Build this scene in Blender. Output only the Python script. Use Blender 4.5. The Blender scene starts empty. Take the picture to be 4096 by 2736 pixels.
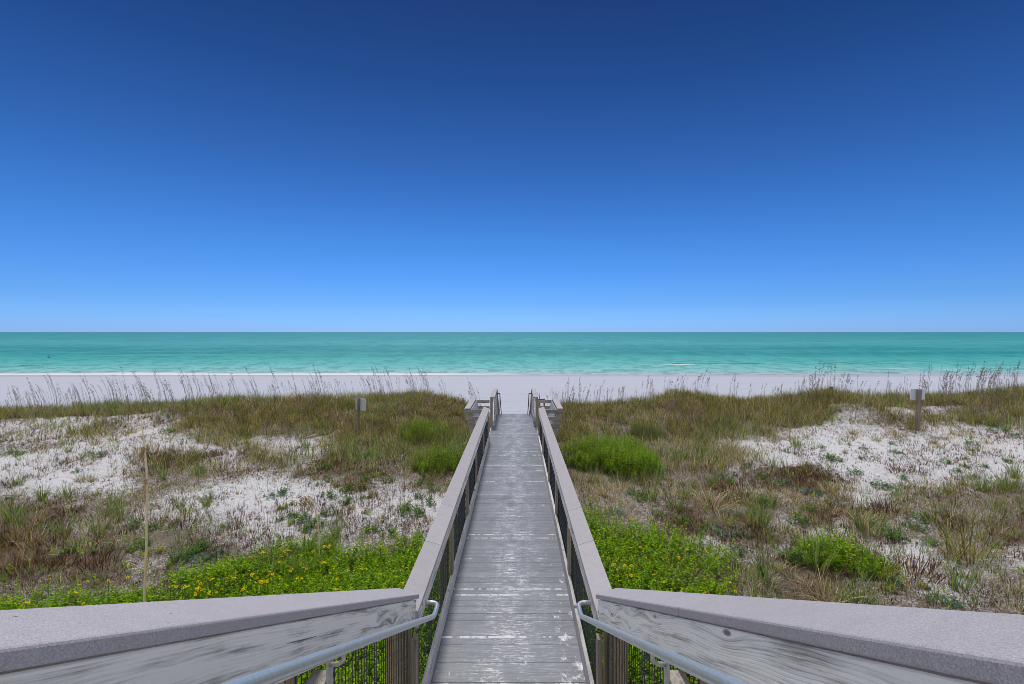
import bpy, bmesh, math, random
import numpy as np
from mathutils import Vector, Matrix

random.seed(7)
rng = np.random.default_rng(11)
sc = bpy.context.scene
col = sc.collection
H = 3.4            # eye height above the walkway deck (deck top is z = 0)
F = 1900.0         # focal length in pixels of a 4096 px wide frame
VX, VY = 2065.0, 1328.0
XC = -0.077        # centre line of the walkway
SEA = -3.4

# ------------------------------------------------------------------ helpers
def tag(o, label=None, cat=None, group=None, kind=None):
    if label: o['label'] = label
    if cat: o['category'] = cat
    if group: o['group'] = group
    if kind: o['kind'] = kind
    return o

def empty(name, loc=(0, 0, 0), rz=0.0):
    o = bpy.data.objects.new(name, None)
    o.empty_display_size = 0.2
    o.location = loc
    o.rotation_euler = (0, 0, rz)
    col.objects.link(o)
    return o

def link(name, me, mat=None, parent=None, loc=(0, 0, 0), rot=(0, 0, 0)):
    o = bpy.data.objects.new(name, me)
    if mat is not None and not me.materials:
        me.materials.append(mat)
    o.location = loc
    o.rotation_euler = rot
    if parent is not None:
        o.parent = parent
    col.objects.link(o)
    return o

def np_mesh(name, verts, faces_list, mat, colors=None, smooth=False):
    """faces_list: list of int arrays (n,k) with k verts per face"""
    me = bpy.data.meshes.new(name)
    verts = np.asarray(verts, dtype=np.float32)
    me.vertices.add(len(verts))
    me.vertices.foreach_set('co', verts.ravel())
    loops = np.concatenate([f.ravel() for f in faces_list]).astype(np.int32)
    tot = np.concatenate([np.full(len(f), f.shape[1]) for f in faces_list]).astype(np.int32)
    start = np.concatenate([[0], np.cumsum(tot)[:-1]]).astype(np.int32)
    me.loops.add(len(loops))
    me.loops.foreach_set('vertex_index', loops)
    me.polygons.add(len(tot))
    me.polygons.foreach_set('loop_start', start)
    me.polygons.foreach_set('loop_total', tot)
    if smooth:
        me.polygons.foreach_set('use_smooth', np.ones(len(tot), dtype=bool))
    me.update(calc_edges=True)
    if colors is not None:
        a = me.color_attributes.new('tint', 'FLOAT_COLOR', 'POINT')
        c = np.ones((len(verts), 4), dtype=np.float32)
        c[:, :3] = colors
        a.data.foreach_set('color', c.ravel())
    me.materials.append(mat)
    return me

def bm_box(bm, x0, x1, y0, y1, z0, z1, bev=0.0):
    r = bmesh.ops.create_cube(bm, size=1.0)
    vs = r['verts']
    for v in vs:
        v.co = Vector(((x0 + x1) / 2 + v.co.x * (x1 - x0), (y0 + y1) / 2 + v.co.y * (y1 - y0), (z0 + z1) / 2 + v.co.z * (z1 - z0)))
    if bev > 0:
        es = list({e for v in vs for e in v.link_edges})
        bmesh.ops.bevel(bm, geom=es, offset=bev, segments=1, affect='EDGES', profile=0.5)

def bm_prism(bm, poly, a0, a1, axis='y', bev=0.0):
    """poly: 2D outline; axis: the extrusion axis"""
    def P(p, a):
        if axis == 'y': return (p[0], a, p[1])
        if axis == 'x': return (a, p[0], p[1])
        return (p[0], p[1], a)
    v0 = [bm.verts.new(P(p, a0)) for p in poly]
    v1 = [bm.verts.new(P(p, a1)) for p in poly]
    fs = [bm.faces.new(v0), bm.faces.new(v1[::-1])]
    n = len(poly)
    for i in range(n):
        fs.append(bm.faces.new((v0[i], v1[i], v1[(i + 1) % n], v0[(i + 1) % n])))
    bmesh.ops.recalc_face_normals(bm, faces=fs)
    if bev > 0:
        es = list({e for v in v0 + v1 for e in v.link_edges})
        bmesh.ops.bevel(bm, geom=es, offset=bev, segments=1, affect='EDGES', profile=0.5)

def bm_mesh(bm, name, smooth=False):
    bmesh.ops.recalc_face_normals(bm, faces=bm.faces[:])
    me = bpy.data.meshes.new(name)
    bm.to_mesh(me)
    bm.free()
    if smooth:
        me.polygons.foreach_set('use_smooth', np.ones(len(me.polygons), dtype=bool))
    return me

def box(name, x0, x1, y0, y1, z0, z1, mat, parent=None, bev=0.003, label=None):
    bm = bmesh.new()
    cx, cy, cz = (x0 + x1) / 2, (y0 + y1) / 2, (z0 + z1) / 2
    bm_box(bm, x0 - cx, x1 - cx, y0 - cy, y1 - cy, z0 - cz, z1 - cz, bev)
    o = link(name, bm_mesh(bm, name), mat, parent, (cx, cy, cz))
    if label: o['label'] = label
    return o

def prism(name, poly, a0, a1, mat, parent=None, axis='y', bev=0.003, label=None):
    bm = bmesh.new()
    bm_prism(bm, poly, a0, a1, axis, bev)
    o = link(name, bm_mesh(bm, name), mat, parent)
    if label: o['label'] = label
    return o

def tube_arrays(path, radii, sides=10, cap=True):
    path = [Vector(p) for p in path]
    n = len(path)
    if not hasattr(radii, '__len__'):
        radii = [radii] * n
    V, Fq = [], []
    up = Vector((0.13, 0.21, 1)).normalized()
    prev = None
    for i, p in enumerate(path):
        d = (path[min(i + 1, n - 1)] - path[max(i - 1, 0)]).normalized()
        if prev is None:
            a = d.cross(up)
            if a.length < 1e-3: a = d.cross(Vector((1, 0, 0)))
            a.normalize()
        else:
            a = (prev - d * prev.dot(d)).normalized()
        prev = a
        b = d.cross(a)
        for k in range(sides):
            t = 2 * math.pi * k / sides
            V.append(p + (a * math.cos(t) + b * math.sin(t)) * radii[i])
    for i in range(n - 1):
        for k in range(sides):
            Fq.append((i * sides + k, i * sides + (k + 1) % sides, (i + 1) * sides + (k + 1) % sides, (i + 1) * sides + k))
    caps = []
    if cap:
        caps = [tuple(range(sides))[::-1], tuple((n - 1) * sides + k for k in range(sides))]
    return V, Fq, caps

def tube(name, path, radii, mat, parent=None, sides=12, loc=(0, 0, 0)):
    V, Fq, caps = tube_arrays(path, radii, sides)
    me = bpy.data.meshes.new(name)
    me.from_pydata([tuple(v) for v in V], [], Fq + caps)
    me.polygons.foreach_set('use_smooth', np.array([True] * len(Fq) + [False] * len(caps)))
    me.update()
    return link(name, me, mat, parent, loc)

# ------------------------------------------------------------------ materials
class N:
    def __init__(s, name):
        s.m = bpy.data.materials.new(name)
        s.m.use_nodes = True
        s.t = s.m.node_tree
        s.t.nodes.clear()
        s.out = s.t.nodes.new('ShaderNodeOutputMaterial')
    def n(s, typ, **kw):
        nd = s.t.nodes.new(typ)
        for k, v in kw.items():
            setattr(nd, k, v)
        return nd
    def l(s, a, b):
        s.t.links.new(a, b)
    def val(s, sock, v):
        if isinstance(v, bpy.types.NodeSocket): s.l(v, sock)
        else: sock.default_value = v
    def math(s, op, a, b=0.0, c=None, clamp=False):
        nd = s.n('ShaderNodeMath', operation=op, use_clamp=clamp)
        s.val(nd.inputs[0], a); s.val(nd.inputs[1], b)
        if c is not None: s.val(nd.inputs[2], c)
        return nd.outputs[0]
    def mix(s, f, a, b, mode='MIX'):
        nd = s.n('ShaderNodeMix', data_type='RGBA', blend_type=mode)
        s.val(nd.inputs[0], f)
        for i, c in ((6, a), (7, b)):
            if isinstance(c, bpy.types.NodeSocket): s.l(c, nd.inputs[i])
            else: nd.inputs[i].default_value = (*c[:3], 1)
        return nd.outputs[2]
    def obj(s):
        return s.n('ShaderNodeTexCoord').outputs['Object']
    def pos(s):
        return s.n('ShaderNodeNewGeometry').outputs['Position']
    def sep(s, v):
        nd = s.n('ShaderNodeSeparateXYZ'); s.l(v, nd.inputs[0]); return nd.outputs
    def comb(s, x, y, z):
        nd = s.n('ShaderNodeCombineXYZ')
        s.val(nd.inputs[0], x); s.val(nd.inputs[1], y); s.val(nd.inputs[2], z)
        return nd.outputs[0]
    def noise(s, vec, scale=1.0, detail=4.0, rough=0.5, dist=0.0, color=False):
        nd = s.n('ShaderNodeTexNoise')
        if vec is not None: s.l(vec, nd.inputs['Vector'])
        nd.inputs['Scale'].default_value = scale
        nd.inputs['Detail'].default_value = detail
        nd.inputs['Roughness'].default_value = rough
        nd.inputs['Distortion'].default_value = dist
        return nd.outputs['Color' if color else 'Fac']
    def ramp(s, f, stops, interp='LINEAR'):
        nd = s.n('ShaderNodeValToRGB')
        s.l(f, nd.inputs[0])
        e = nd.color_ramp.elements
        nd.color_ramp.interpolation = interp
        while len(e) < len(stops): e.new(0.5)
        for i, (p, c) in enumerate(stops):
            e[i].position = p
            if not hasattr(c, '__len__'): c = (c, c, c)
            e[i].color = (*c[:3], 1)
        return nd.outputs[0]
    def step(s, f, lo, hi):
        nd = s.n('ShaderNodeMapRange', interpolation_type='SMOOTHSTEP')
        s.val(nd.inputs[0], f)
        nd.inputs[1].default_value = lo; nd.inputs[2].default_value = hi
        nd.inputs[3].default_value = 0; nd.inputs[4].default_value = 1
        return nd.outputs[0]
    def bsdf(s, color, rough=0.7, spec=0.3, metal=0.0, bump=None, bstr=0.3, bdist=0.01):
        b = s.n('ShaderNodeBsdfPrincipled')
        if isinstance(color, bpy.types.NodeSocket): s.l(color, b.inputs['Base Color'])
        else: b.inputs['Base Color'].default_value = (*color[:3], 1)
        s.val(b.inputs['Roughness'], rough)
        b.inputs['Specular IOR Level'].default_value = spec
        b.inputs['Metallic'].default_value = metal
        if bump is not None:
            bn = s.n('ShaderNodeBump')
            bn.inputs['Strength'].default_value = bstr
            bn.inputs['Distance'].default_value = bdist
            s.l(bump, bn.inputs['Height'])
            s.l(bn.outputs[0], b.inputs['Normal'])
        s.l(b.outputs[0], s.out.inputs[0])
        return b

def srgb(r, g, b):
    f = lambda c: (c / 255 / 12.92) if c / 255 <= 0.04045 else ((c / 255 + 0.055) / 1.055) ** 2.4
    return (f(r), f(g), f(b))

def mat_wood(name, axis, light, dark, contrast=1.0, knots=True, tint=None, fine=1.0):
    w = N(name)
    o = w.sep(w.obj())
    rnd = w.n('ShaderNodeObjectInfo').outputs['Random']
    if axis == 'Y': L, A, B = o[1], o[2], o[0]
    elif axis == 'Z': L, A, B = o[2], o[0], o[1]
    else: L, A, B = o[0], o[2], o[1]
    L = w.math('ADD', L, w.math('MULTIPLY', rnd, 37.0))
    A = w.math('ADD', A, w.math('MULTIPLY', rnd, 11.0))
    # knots
    kv = w.comb(w.math('MULTIPLY', L, 1.7), w.math('MULTIPLY', A, 6.0), 0.0)
    vor = w.n('ShaderNodeTexVoronoi', feature='F1', voronoi_dimensions='2D')
    w.l(kv, vor.inputs['Vector']); vor.inputs['Scale'].default_value = 1.0
    kd = vor.outputs['Distance']
    bulge = w.math('POWER', 2.718, w.math('MULTIPLY', kd, -5.0))
    warp = w.noise(w.comb(w.math('MULTIPLY', L, 1.5), w.math('MULTIPLY', A, 6.0), B), 1.0, 2.0, 0.45)
    A2 = w.math('ADD', A, w.math('MULTIPLY', warp, 0.05))
    if knots: A2 = w.math('ADD', A2, w.math('MULTIPLY', bulge, 0.055))
    # growth-ring lines
    ring = w.math('SINE', w.math('MULTIPLY', w.math('ADD', A2, w.math('MULTIPLY', B, 0.7)), 760.0 * fine))
    ring = w.step(ring, -0.95, -0.1)
    v2 = w.comb(w.math('MULTIPLY', L, 2.0), w.math('MULTIPLY', A2, 55.0 * fine), w.math('MULTIPLY', B, 40.0))
    streak = w.noise(v2, 1.0, 5.0, 0.65)
    v3 = w.comb(w.math('MULTIPLY', L, 2.2), w.math('MULTIPLY', A2, 12.0), w.math('MULTIPLY', B, 8.0))
    blotch = w.noise(v3, 1.0, 4.0, 0.6)
    f = w.math('MULTIPLY_ADD', ring, 0.17, 0.10)
    f = w.math('ADD', f, w.math('MULTIPLY', w.step(streak, 0.28, 0.66), 0.60))
    f = w.math('ADD', f, w.math('MULTIPLY', w.step(blotch, 0.34, 0.62), 0.35))
    f = w.math('MULTIPLY_ADD', w.math('SUBTRACT', f, 0.55), contrast, 0.55, clamp=True)
    mid = tuple((a + b) / 2 for a, b in zip(light, dark))
    c = w.ramp(f, [(0.0, dark), (0.42, mid), (0.70, light), (1.0, tuple(min(1, q * 1.22) for q in light))])
    if tint:
        c = w.mix(w.math('MULTIPLY', w.step(blotch, 0.35, 0.6), 0.55), c, tint)
    hgt = w.math('ADD', w.math('MULTIPLY', streak, 0.8), w.math('MULTIPLY', ring, 0.2))
    if knots:
        kc = w.step(kd, 0.08, 0.03)
        c = w.mix(w.math('MULTIPLY', kc, w.math('MULTIPLY', w.step(blotch, 0.42, 0.55), 0.8)), c, (0.06, 0.042, 0.034))
        crack = w.step(w.noise(w.comb(w.math('MULTIPLY', L, 1.3), w.math('MULTIPLY', A2, 70.0), B), 1.0, 1.0, 0.5), 0.72, 0.77)
        c = w.mix(w.math('MULTIPLY', crack, 0.8), c, (0.03, 0.025, 0.02))
    # each board its own tone
    tone = w.math('MULTIPLY_ADD', rnd, 0.3, 0.85)
    hv = w.n('ShaderNodeHueSaturation'); w.l(c, hv.inputs['Color']); w.l(tone, hv.inputs['Value'])
    w.bsdf(hv.outputs[0], 0.85, 0.2, bump=hgt, bstr=0.5, bdist=0.004)
    return w.m

M = {}
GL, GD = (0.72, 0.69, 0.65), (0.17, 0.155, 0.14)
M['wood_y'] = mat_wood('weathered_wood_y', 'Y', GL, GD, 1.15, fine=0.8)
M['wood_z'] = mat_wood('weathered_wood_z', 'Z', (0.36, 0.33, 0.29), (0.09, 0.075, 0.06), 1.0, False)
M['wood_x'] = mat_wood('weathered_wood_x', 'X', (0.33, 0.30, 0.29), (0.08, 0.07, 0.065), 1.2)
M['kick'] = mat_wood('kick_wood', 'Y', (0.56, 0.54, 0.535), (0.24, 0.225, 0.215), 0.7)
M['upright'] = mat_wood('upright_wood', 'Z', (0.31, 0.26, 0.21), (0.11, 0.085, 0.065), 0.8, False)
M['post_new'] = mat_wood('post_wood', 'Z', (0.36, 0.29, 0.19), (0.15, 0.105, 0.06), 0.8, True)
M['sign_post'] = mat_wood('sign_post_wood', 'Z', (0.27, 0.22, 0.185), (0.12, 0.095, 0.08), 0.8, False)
M['red_wood'] = mat_wood('red_brown_wood', 'X', (0.34, 0.18, 0.10), (0.14, 0.07, 0.04), 0.9, False)

def mat_cap():
    w = N('composite_cap')
    p = w.obj()
    rnd = w.n('ShaderNodeObjectInfo').outputs['Random']
    sp = w.noise(p, 260.0, 2.0, 0.6)
    md = w.noise(p, 9.0, 4.0, 0.6)
    q = w.sep(p)
    brush = w.noise(w.comb(w.math('MULTIPLY', q[0], 160), w.math('MULTIPLY', q[1], 6), q[2]), 1.0, 3.0, 0.6)
    c = w.ramp(sp, [(0.28, (0.30, 0.278, 0.300)), (0.5, (0.42, 0.395, 0.422)), (0.72, (0.55, 0.525, 0.55))])
    c = w.mix(w.math('MULTIPLY', w.step(md, 0.35, 0.7), 0.22), c, (0.30, 0.285, 0.30))
    c = w.mix(w.math('MULTIPLY', w.step(brush, 0.5, 0.75), 0.18), c, (0.52, 0.50, 0.52))
    spot = w.step(w.noise(p, 34.0, 1.0, 0.4), 0.80, 0.84)
    c = w.mix(spot, c, (0.08, 0.07, 0.07))
    hv = w.n('ShaderNodeHueSaturation'); w.l(c, hv.inputs['Color']); w.l(w.math('MULTIPLY_ADD', rnd, 0.10, 0.95), hv.inputs['Value'])
    w.bsdf(hv.outputs[0], 0.62, 0.35, bump=sp, bstr=0.35, bdist=0.002)
    return w.m
M['cap'] = mat_cap()

def mat_deck():
    w = N('composite_deck')
    q = w.sep(w.pos())
    x, y = q[0], q[1]
    bi = w.math('FLOOR', w.math('DIVIDE', w.math('SUBTRACT', y, 3.9), 0.1415))
    wn = w.n('ShaderNodeTexWhiteNoise', noise_dimensions='1D'); w.l(bi, wn.inputs['W'])
    r1 = wn.outputs['Value']
    wc = w.sep(wn.outputs['Color'])
    fr = w.math('FRACT', w.math('DIVIDE', w.math('SUBTRACT', y, 3.9), 0.1415))
    grain = w.noise(w.comb(w.math('MULTIPLY', x, 3.0), w.math('MULTIPLY', y, 170.0), r1), 1.0, 4.0, 0.6)
    base = w.ramp(grain, [(0.25, (0.135, 0.148, 0.172)), (0.5, (0.190, 0.205, 0.236)), (0.75, (0.27, 0.285, 0.325))])
    tone = w.math('MULTIPLY_ADD', r1, 0.22, 0.88)
    hv = w.n('ShaderNodeHueSaturation'); w.l(base, hv.inputs['Color']); w.l(tone, hv.inputs['Value'])
    c = hv.outputs[0]
    # white scuffs and glossy glare painted into the boards, strongest along the middle
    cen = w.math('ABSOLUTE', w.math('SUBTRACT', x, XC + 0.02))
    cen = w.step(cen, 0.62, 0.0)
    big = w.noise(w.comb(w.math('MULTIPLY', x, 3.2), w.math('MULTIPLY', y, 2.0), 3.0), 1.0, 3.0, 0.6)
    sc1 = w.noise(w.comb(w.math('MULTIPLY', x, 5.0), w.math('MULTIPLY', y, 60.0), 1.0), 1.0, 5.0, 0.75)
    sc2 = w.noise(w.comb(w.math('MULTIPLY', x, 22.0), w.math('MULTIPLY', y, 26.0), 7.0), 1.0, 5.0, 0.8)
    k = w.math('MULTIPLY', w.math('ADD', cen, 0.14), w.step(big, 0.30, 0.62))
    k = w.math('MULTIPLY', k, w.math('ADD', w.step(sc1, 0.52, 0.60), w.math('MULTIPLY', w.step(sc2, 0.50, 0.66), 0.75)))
    # broad misty wear and glare, also painted in
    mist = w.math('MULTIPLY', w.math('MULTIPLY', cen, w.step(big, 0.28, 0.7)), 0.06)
    # bright line of residue and glare painted along the lip of some boards
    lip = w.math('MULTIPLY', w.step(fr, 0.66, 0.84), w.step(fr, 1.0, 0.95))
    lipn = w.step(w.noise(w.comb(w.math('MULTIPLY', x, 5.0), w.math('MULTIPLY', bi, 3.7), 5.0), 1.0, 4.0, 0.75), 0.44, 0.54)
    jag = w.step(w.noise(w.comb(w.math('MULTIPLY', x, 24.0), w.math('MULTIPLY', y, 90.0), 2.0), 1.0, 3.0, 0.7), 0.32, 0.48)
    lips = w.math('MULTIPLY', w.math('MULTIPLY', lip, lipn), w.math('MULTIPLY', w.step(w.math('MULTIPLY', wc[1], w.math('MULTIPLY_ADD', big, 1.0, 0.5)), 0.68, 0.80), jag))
    # painted patches of white residue and glare, near the right edge and elsewhere
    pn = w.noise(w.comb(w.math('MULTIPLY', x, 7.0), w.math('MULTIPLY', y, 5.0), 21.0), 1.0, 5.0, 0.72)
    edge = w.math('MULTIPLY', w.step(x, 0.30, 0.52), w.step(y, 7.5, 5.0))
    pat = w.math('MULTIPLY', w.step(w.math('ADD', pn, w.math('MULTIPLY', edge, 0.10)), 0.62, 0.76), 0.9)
    # all white wear and glare marks merged into the board colour
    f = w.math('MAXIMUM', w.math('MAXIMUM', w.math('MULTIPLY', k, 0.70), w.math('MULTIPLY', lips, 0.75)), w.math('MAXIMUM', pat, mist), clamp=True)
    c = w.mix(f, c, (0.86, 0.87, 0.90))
    # darker seam strip at some board edges
    dk = w.math('MULTIPLY', w.step(fr, 0.06, 0.0), w.math('MULTIPLY_ADD', wc[2], 0.45, -0.05, clamp=True))
    c = w.mix(dk, c, (0.05, 0.055, 0.065))
    rough = w.math('MULTIPLY_ADD', grain, 0.25, 0.36)
    w.bsdf(c, rough, 0.5, bump=grain, bstr=0.35, bdist=0.002)
    return w.m
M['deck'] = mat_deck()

def mat_simple(name, c, rough=0.6, spec=0.3, metal=0.0, nscale=20, var=0.2, bstr=0.1):
    w = N(name)
    n = w.noise(w.obj(), nscale, 4, 0.6)
    cc = w.ramp(n, [(0.25, tuple(q * (1 - var) for q in c)), (0.75, tuple(min(1, q * (1 + var)) for q in c))])
    w.bsdf(cc, rough, spec, metal, bump=n, bstr=bstr, bdist=0.002)
    return w.m
M['galv'] = mat_simple('galvanised_steel', (0.60, 0.64, 0.68), 0.36, 0.5, 0.75, 60, 0.12, 0.15)
M['galv_dull'] = mat_simple('dull_galvanised', (0.50, 0.50, 0.46), 0.5, 0.5, 0.3, 40, 0.15)
M['bronze'] = mat_simple('brown_steel', (0.16, 0.12, 0.12), 0.5, 0.4, 0.2, 40, 0.2)
M['wire'] = mat_simple('black_wire', (0.018, 0.022, 0.028), 0.35, 0.6, 0.0, 30, 0.2)
M['alu'] = mat_simple('sign_aluminium', (0.55, 0.61, 0.70), 0.45, 0.5, 0.25, 6, 0.06)
M['alu_edge'] = mat_simple('sign_edge', (0.75, 0.78, 0.80), 0.5, 0.5, 0.1, 6, 0.05)
M['dark_wood'] = mat_simple('dark_timber', (0.07, 0.058, 0.05), 0.9, 0.1, 0, 12, 0.4)
M['seat'] = mat_wood('seat_composite', 'Y', (0.36, 0.39, 0.43), (0.22, 0.24, 0.27), 0.6, False)

def mat_leaf(name, trans=0.3, rough=0.55):
    w = N(name)
    a = w.n('ShaderNodeVertexColor', layer_name='tint')
    b = w.n('ShaderNodeBsdfPrincipled')
    w.l(a.outputs[0], b.inputs['Base Color'])
    b.inputs['Roughness'].default_value = rough
    b.inputs['Specular IOR Level'].default_value = 0.08
    t = w.n('ShaderNodeBsdfTranslucent'); w.l(a.outputs[0], t.inputs[0])
    mx = w.n('ShaderNodeMixShader'); mx.inputs[0].default_value = trans
    w.l(b.outputs[0], mx.inputs[1]); w.l(t.outputs[0], mx.inputs[2])
    w.l(mx.outputs[0], w.out.inputs[0])
    return w.m
M['leaf'] = mat_leaf('plant_leaf', 0.35)
M['dry'] = mat_leaf('dry_plant', 0.2, 0.8)

def mat_sand():
    w = N('white_sand')
    p = w.pos()
    q = w.sep(p)
    lit = w.n('ShaderNodeVertexColor', layer_name='litter')
    lf = w.sep(lit.outputs[0])[0]
    fine = w.noise(p, 30.0, 4, 0.65)
    med = w.noise(p, 2.6, 5, 0.65)
    big = w.noise(w.comb(w.math('MULTIPLY', q[0], 0.10), w.math('MULTIPLY', q[1], 0.35), 0.0), 1.0, 4, 0.6)
    rip = w.noise(w.comb(w.math('MULTIPLY', q[0], 7.0), w.math('MULTIPLY', q[1], 19.0), w.math('MULTIPLY', q[2], 12.0)), 1.0, 6, 0.75)
    c = w.ramp(fine, [(0.3, (0.54, 0.535, 0.565)), (0.7, (0.76, 0.755, 0.775))])
    c = w.mix(w.math('MULTIPLY', w.math('MULTIPLY', w.step(rip, 0.50, 0.60), w.step(q[1], 34.0, 26.0)), 0.65), c, (0.24, 0.215, 0.235))  # small ripple shadows painted into the sand colour
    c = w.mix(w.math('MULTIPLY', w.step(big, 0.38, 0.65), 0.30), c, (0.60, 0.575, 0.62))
    # litter of dead leaves and twigs; darkest tones paint shaded gaps between plants
    ln = w.noise(p, 20.0, 6, 0.8)
    lm = w.step(w.math('ADD', ln, w.math('MULTIPLY_ADD', lf, 0.44, -0.25)), 0.42, 0.58)
    lc = w.ramp(w.noise(p, 45.0, 3, 0.7), [(0.34, (0.022, 0.014, 0.010)), (0.52, (0.11, 0.070, 0.042)), (0.74, (0.38, 0.29, 0.17))])
    c = w.mix(w.math('MULTIPLY', lm, w.math('MULTIPLY_ADD', lf, 0.35, 0.62)), c, lc)
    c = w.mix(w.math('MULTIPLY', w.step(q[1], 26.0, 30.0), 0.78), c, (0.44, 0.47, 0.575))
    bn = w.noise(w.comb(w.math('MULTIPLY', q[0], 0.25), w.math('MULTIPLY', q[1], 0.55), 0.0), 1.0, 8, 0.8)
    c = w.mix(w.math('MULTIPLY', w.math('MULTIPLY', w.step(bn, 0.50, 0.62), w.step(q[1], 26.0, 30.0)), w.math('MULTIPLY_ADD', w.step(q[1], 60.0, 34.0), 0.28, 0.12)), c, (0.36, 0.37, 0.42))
    # a wet margin by the water
    ys = w.math('ADD', q[1], w.math('MULTIPLY', w.noise(w.comb(w.math('MULTIPLY', q[0], 0.035), 0.0, 0.0), 1.0, 2, 0.5), 5.0))
    wet = w.step(ys, 72.5, 75.0)
    c = w.mix(w.math('MULTIPLY', wet, 0.55), c, (0.36, 0.35, 0.38))
    hgt = w.math('ADD', w.math('ADD', w.math('MULTIPLY', med, 0.8), w.math('MULTIPLY', rip, 0.6)), w.math('MULTIPLY', fine, 0.25))
    w.bsdf(c, 0.9, 0.15, bump=hgt, bstr=0.55, bdist=0.09)
    return w.m
M['sand'] = mat_sand()

def mat_water():
    w = N('sea_water')
    q = w.sep(w.pos())
    x, y = q[0], q[1]
    wob = w.noise(w.comb(w.math('MULTIPLY', x, 0.012), w.math('MULTIPLY', y, 0.012), 0.0), 1.0, 3, 0.5)
    wob2 = w.noise(w.comb(w.math('MULTIPLY', x, 0.05), w.math('MULTIPLY', y, 0.02), 4.0), 1.0, 3, 0.5)
    inv = w.math('DIVIDE', 75.0, y)          # 1 at the shore, 0 at the horizon: depth grows outward
    inv = w.math('MULTIPLY', inv, w.math('MULTIPLY_ADD', w.math('SUBTRACT', wob, 0.5), 0.22, 1.0))
    c = w.ramp(inv, [
        (0.00, (0.040, 0.250, 0.280)),
        (0.10, (0.045, 0.300, 0.320)),
        (0.27, (0.075, 0.400, 0.390)),
        (0.35, (0.030, 0.290, 0.295)),
        (0.48, (0.028, 0.300, 0.290)),
        (0.60, (0.065, 0.420, 0.385)),
        (0.74, (0.140, 0.530, 0.480)),
        (0.86, (0.260, 0.610, 0.560)),
        (0.94, (0.36, 0.55, 0.56)),
        (1.00, (0.44, 0.48, 0.56)),
    ])
    # darker and lighter streaks of chop, finer near the shore
    ca = w.noise(w.comb(w.math('MULTIPLY', x, 0.30), w.math('MULTIPLY', y, 0.22), 0.0), 1.0, 6, 0.7)
    cb = w.noise(w.comb(w.math('MULTIPLY', x, 0.16), w.math('MULTIPLY', y, 0.05), 3.0), 1.0, 7, 0.75)
    cd = w.noise(w.comb(w.math('MULTIPLY', x, 0.05), w.math('MULTIPLY', y, 0.007), 6.0), 1.0, 8, 0.8)
    t1 = w.step(y, 105.0, 150.0)
    t2 = w.step(y, 220.0, 420.0)
    ch = w.math('MULTIPLY_ADD', w.math('SUBTRACT', cb, ca), t1, ca)
    ch = w.math('MULTIPLY_ADD', w.math('SUBTRACT', cd, ch), t2, ch)
    ch2 = w.noise(w.comb(w.math('MULTIPLY', x, 0.012), w.math('MULTIPLY', y, 0.06), 9.0), 1.0, 6, 0.7)
    c = w.mix(w.math('MULTIPLY', w.step(ch, 0.46, 0.58), 0.5), c, (0.010, 0.19, 0.20))
    c = w.mix(w.math('MULTIPLY', w.step(ch, 0.46, 0.36), 0.35), c, (0.14, 0.50, 0.47))
    c = w.mix(w.math('MULTIPLY', w.step(ch2, 0.48, 0.62), 0.40), c, (0.12, 0.50, 0.46))
    # thin lines of foam over the shallows
    fo = w.noise(w.comb(w.math('MULTIPLY', x, 0.05), w.math('MULTIPLY', y, 0.9), 2.0), 1.0, 5, 0.65)
    near = w.math('MULTIPLY', w.step(inv, 0.70, 0.92), w.step(fo, 0.60, 0.70))
    c = w.mix(w.math('MULTIPLY', near, 0.55), c, (0.70, 0.78, 0.78))
    # wash along the shore, heavier to the left
    yy = w.math('ADD', y, w.math('MULTIPLY', wob2, 4.0))
    left = w.step(x, 6.0, -16.0)
    wash = w.math('MULTIPLY', w.math('MULTIPLY', w.step(yy, 75.4, 76.2), w.step(yy, 83.0, 79.5)), w.math('MULTIPLY_ADD', left, 0.85, 0.12))
    c = w.mix(wash, c, (0.86, 0.84, 0.83))
    b1 = w.noise(w.comb(w.math('MULTIPLY', x, 0.35), w.math('MULTIPLY', y, 0.9), 0.0), 1.0, 6, 0.7)
    bs = w.bsdf(c, 0.42, 0.16, bump=b1, bstr=0.8, bdist=0.5)
    return w.m
M['water'] = mat_water()
M['foam'] = mat_simple('sea_foam', (0.80, 0.86, 0.86), 0.8, 0.2, 0, 3, 0.15, 0.6)
M['wavegreen'] = mat_simple('wave_face', (0.05, 0.30, 0.26), 0.3, 0.3, 0, 2, 0.4, 0.4)

# ------------------------------------------------------------------ terrain
def snoise(x, y, s, seed):
    """cheap smooth noise by summed sines"""
    r = np.random.default_rng(seed)
    out = np.zeros_like(x)
    for k in range(7):
        a = r.uniform(0, 2 * math.pi); ph = r.uniform(0, 2 * math.pi); f = s * r.uniform(0.5, 1.9)
        out = out + np.sin((x * math.cos(a) + y * math.sin(a)) * f + ph)
    return out / 7.0 * 1.6

# height of the plant tops along the crest, read off along the dune (u at 24 m)
CU = np.array([-900, 0, 300, 500, 800, 1050, 1400, 1560, 1640, 1750, 1850, 1960, 2180, 2260, 2400, 2600, 2730, 2900, 3050, 3200, 3320, 3450, 3600, 3800, 4096, 5000], float)
CV = np.array([1640, 1636, 1628, 1622, 1590, 1592, 1590, 1575, 1560, 1578, 1606, 1640, 1640, 1612, 1614, 1592, 1562, 1592, 1594, 1584, 1558, 1584, 1590, 1580, 1556, 1560], float)
YC = 24.0
CX = (CU - VX) / F * YC
CZ = H - (CV - VY) / F * YC - 0.28

def sm(a, b, t):
    t = np.clip((t - a) / (b - a), 0, 1)
    return t * t * (3 - 2 * t)

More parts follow.
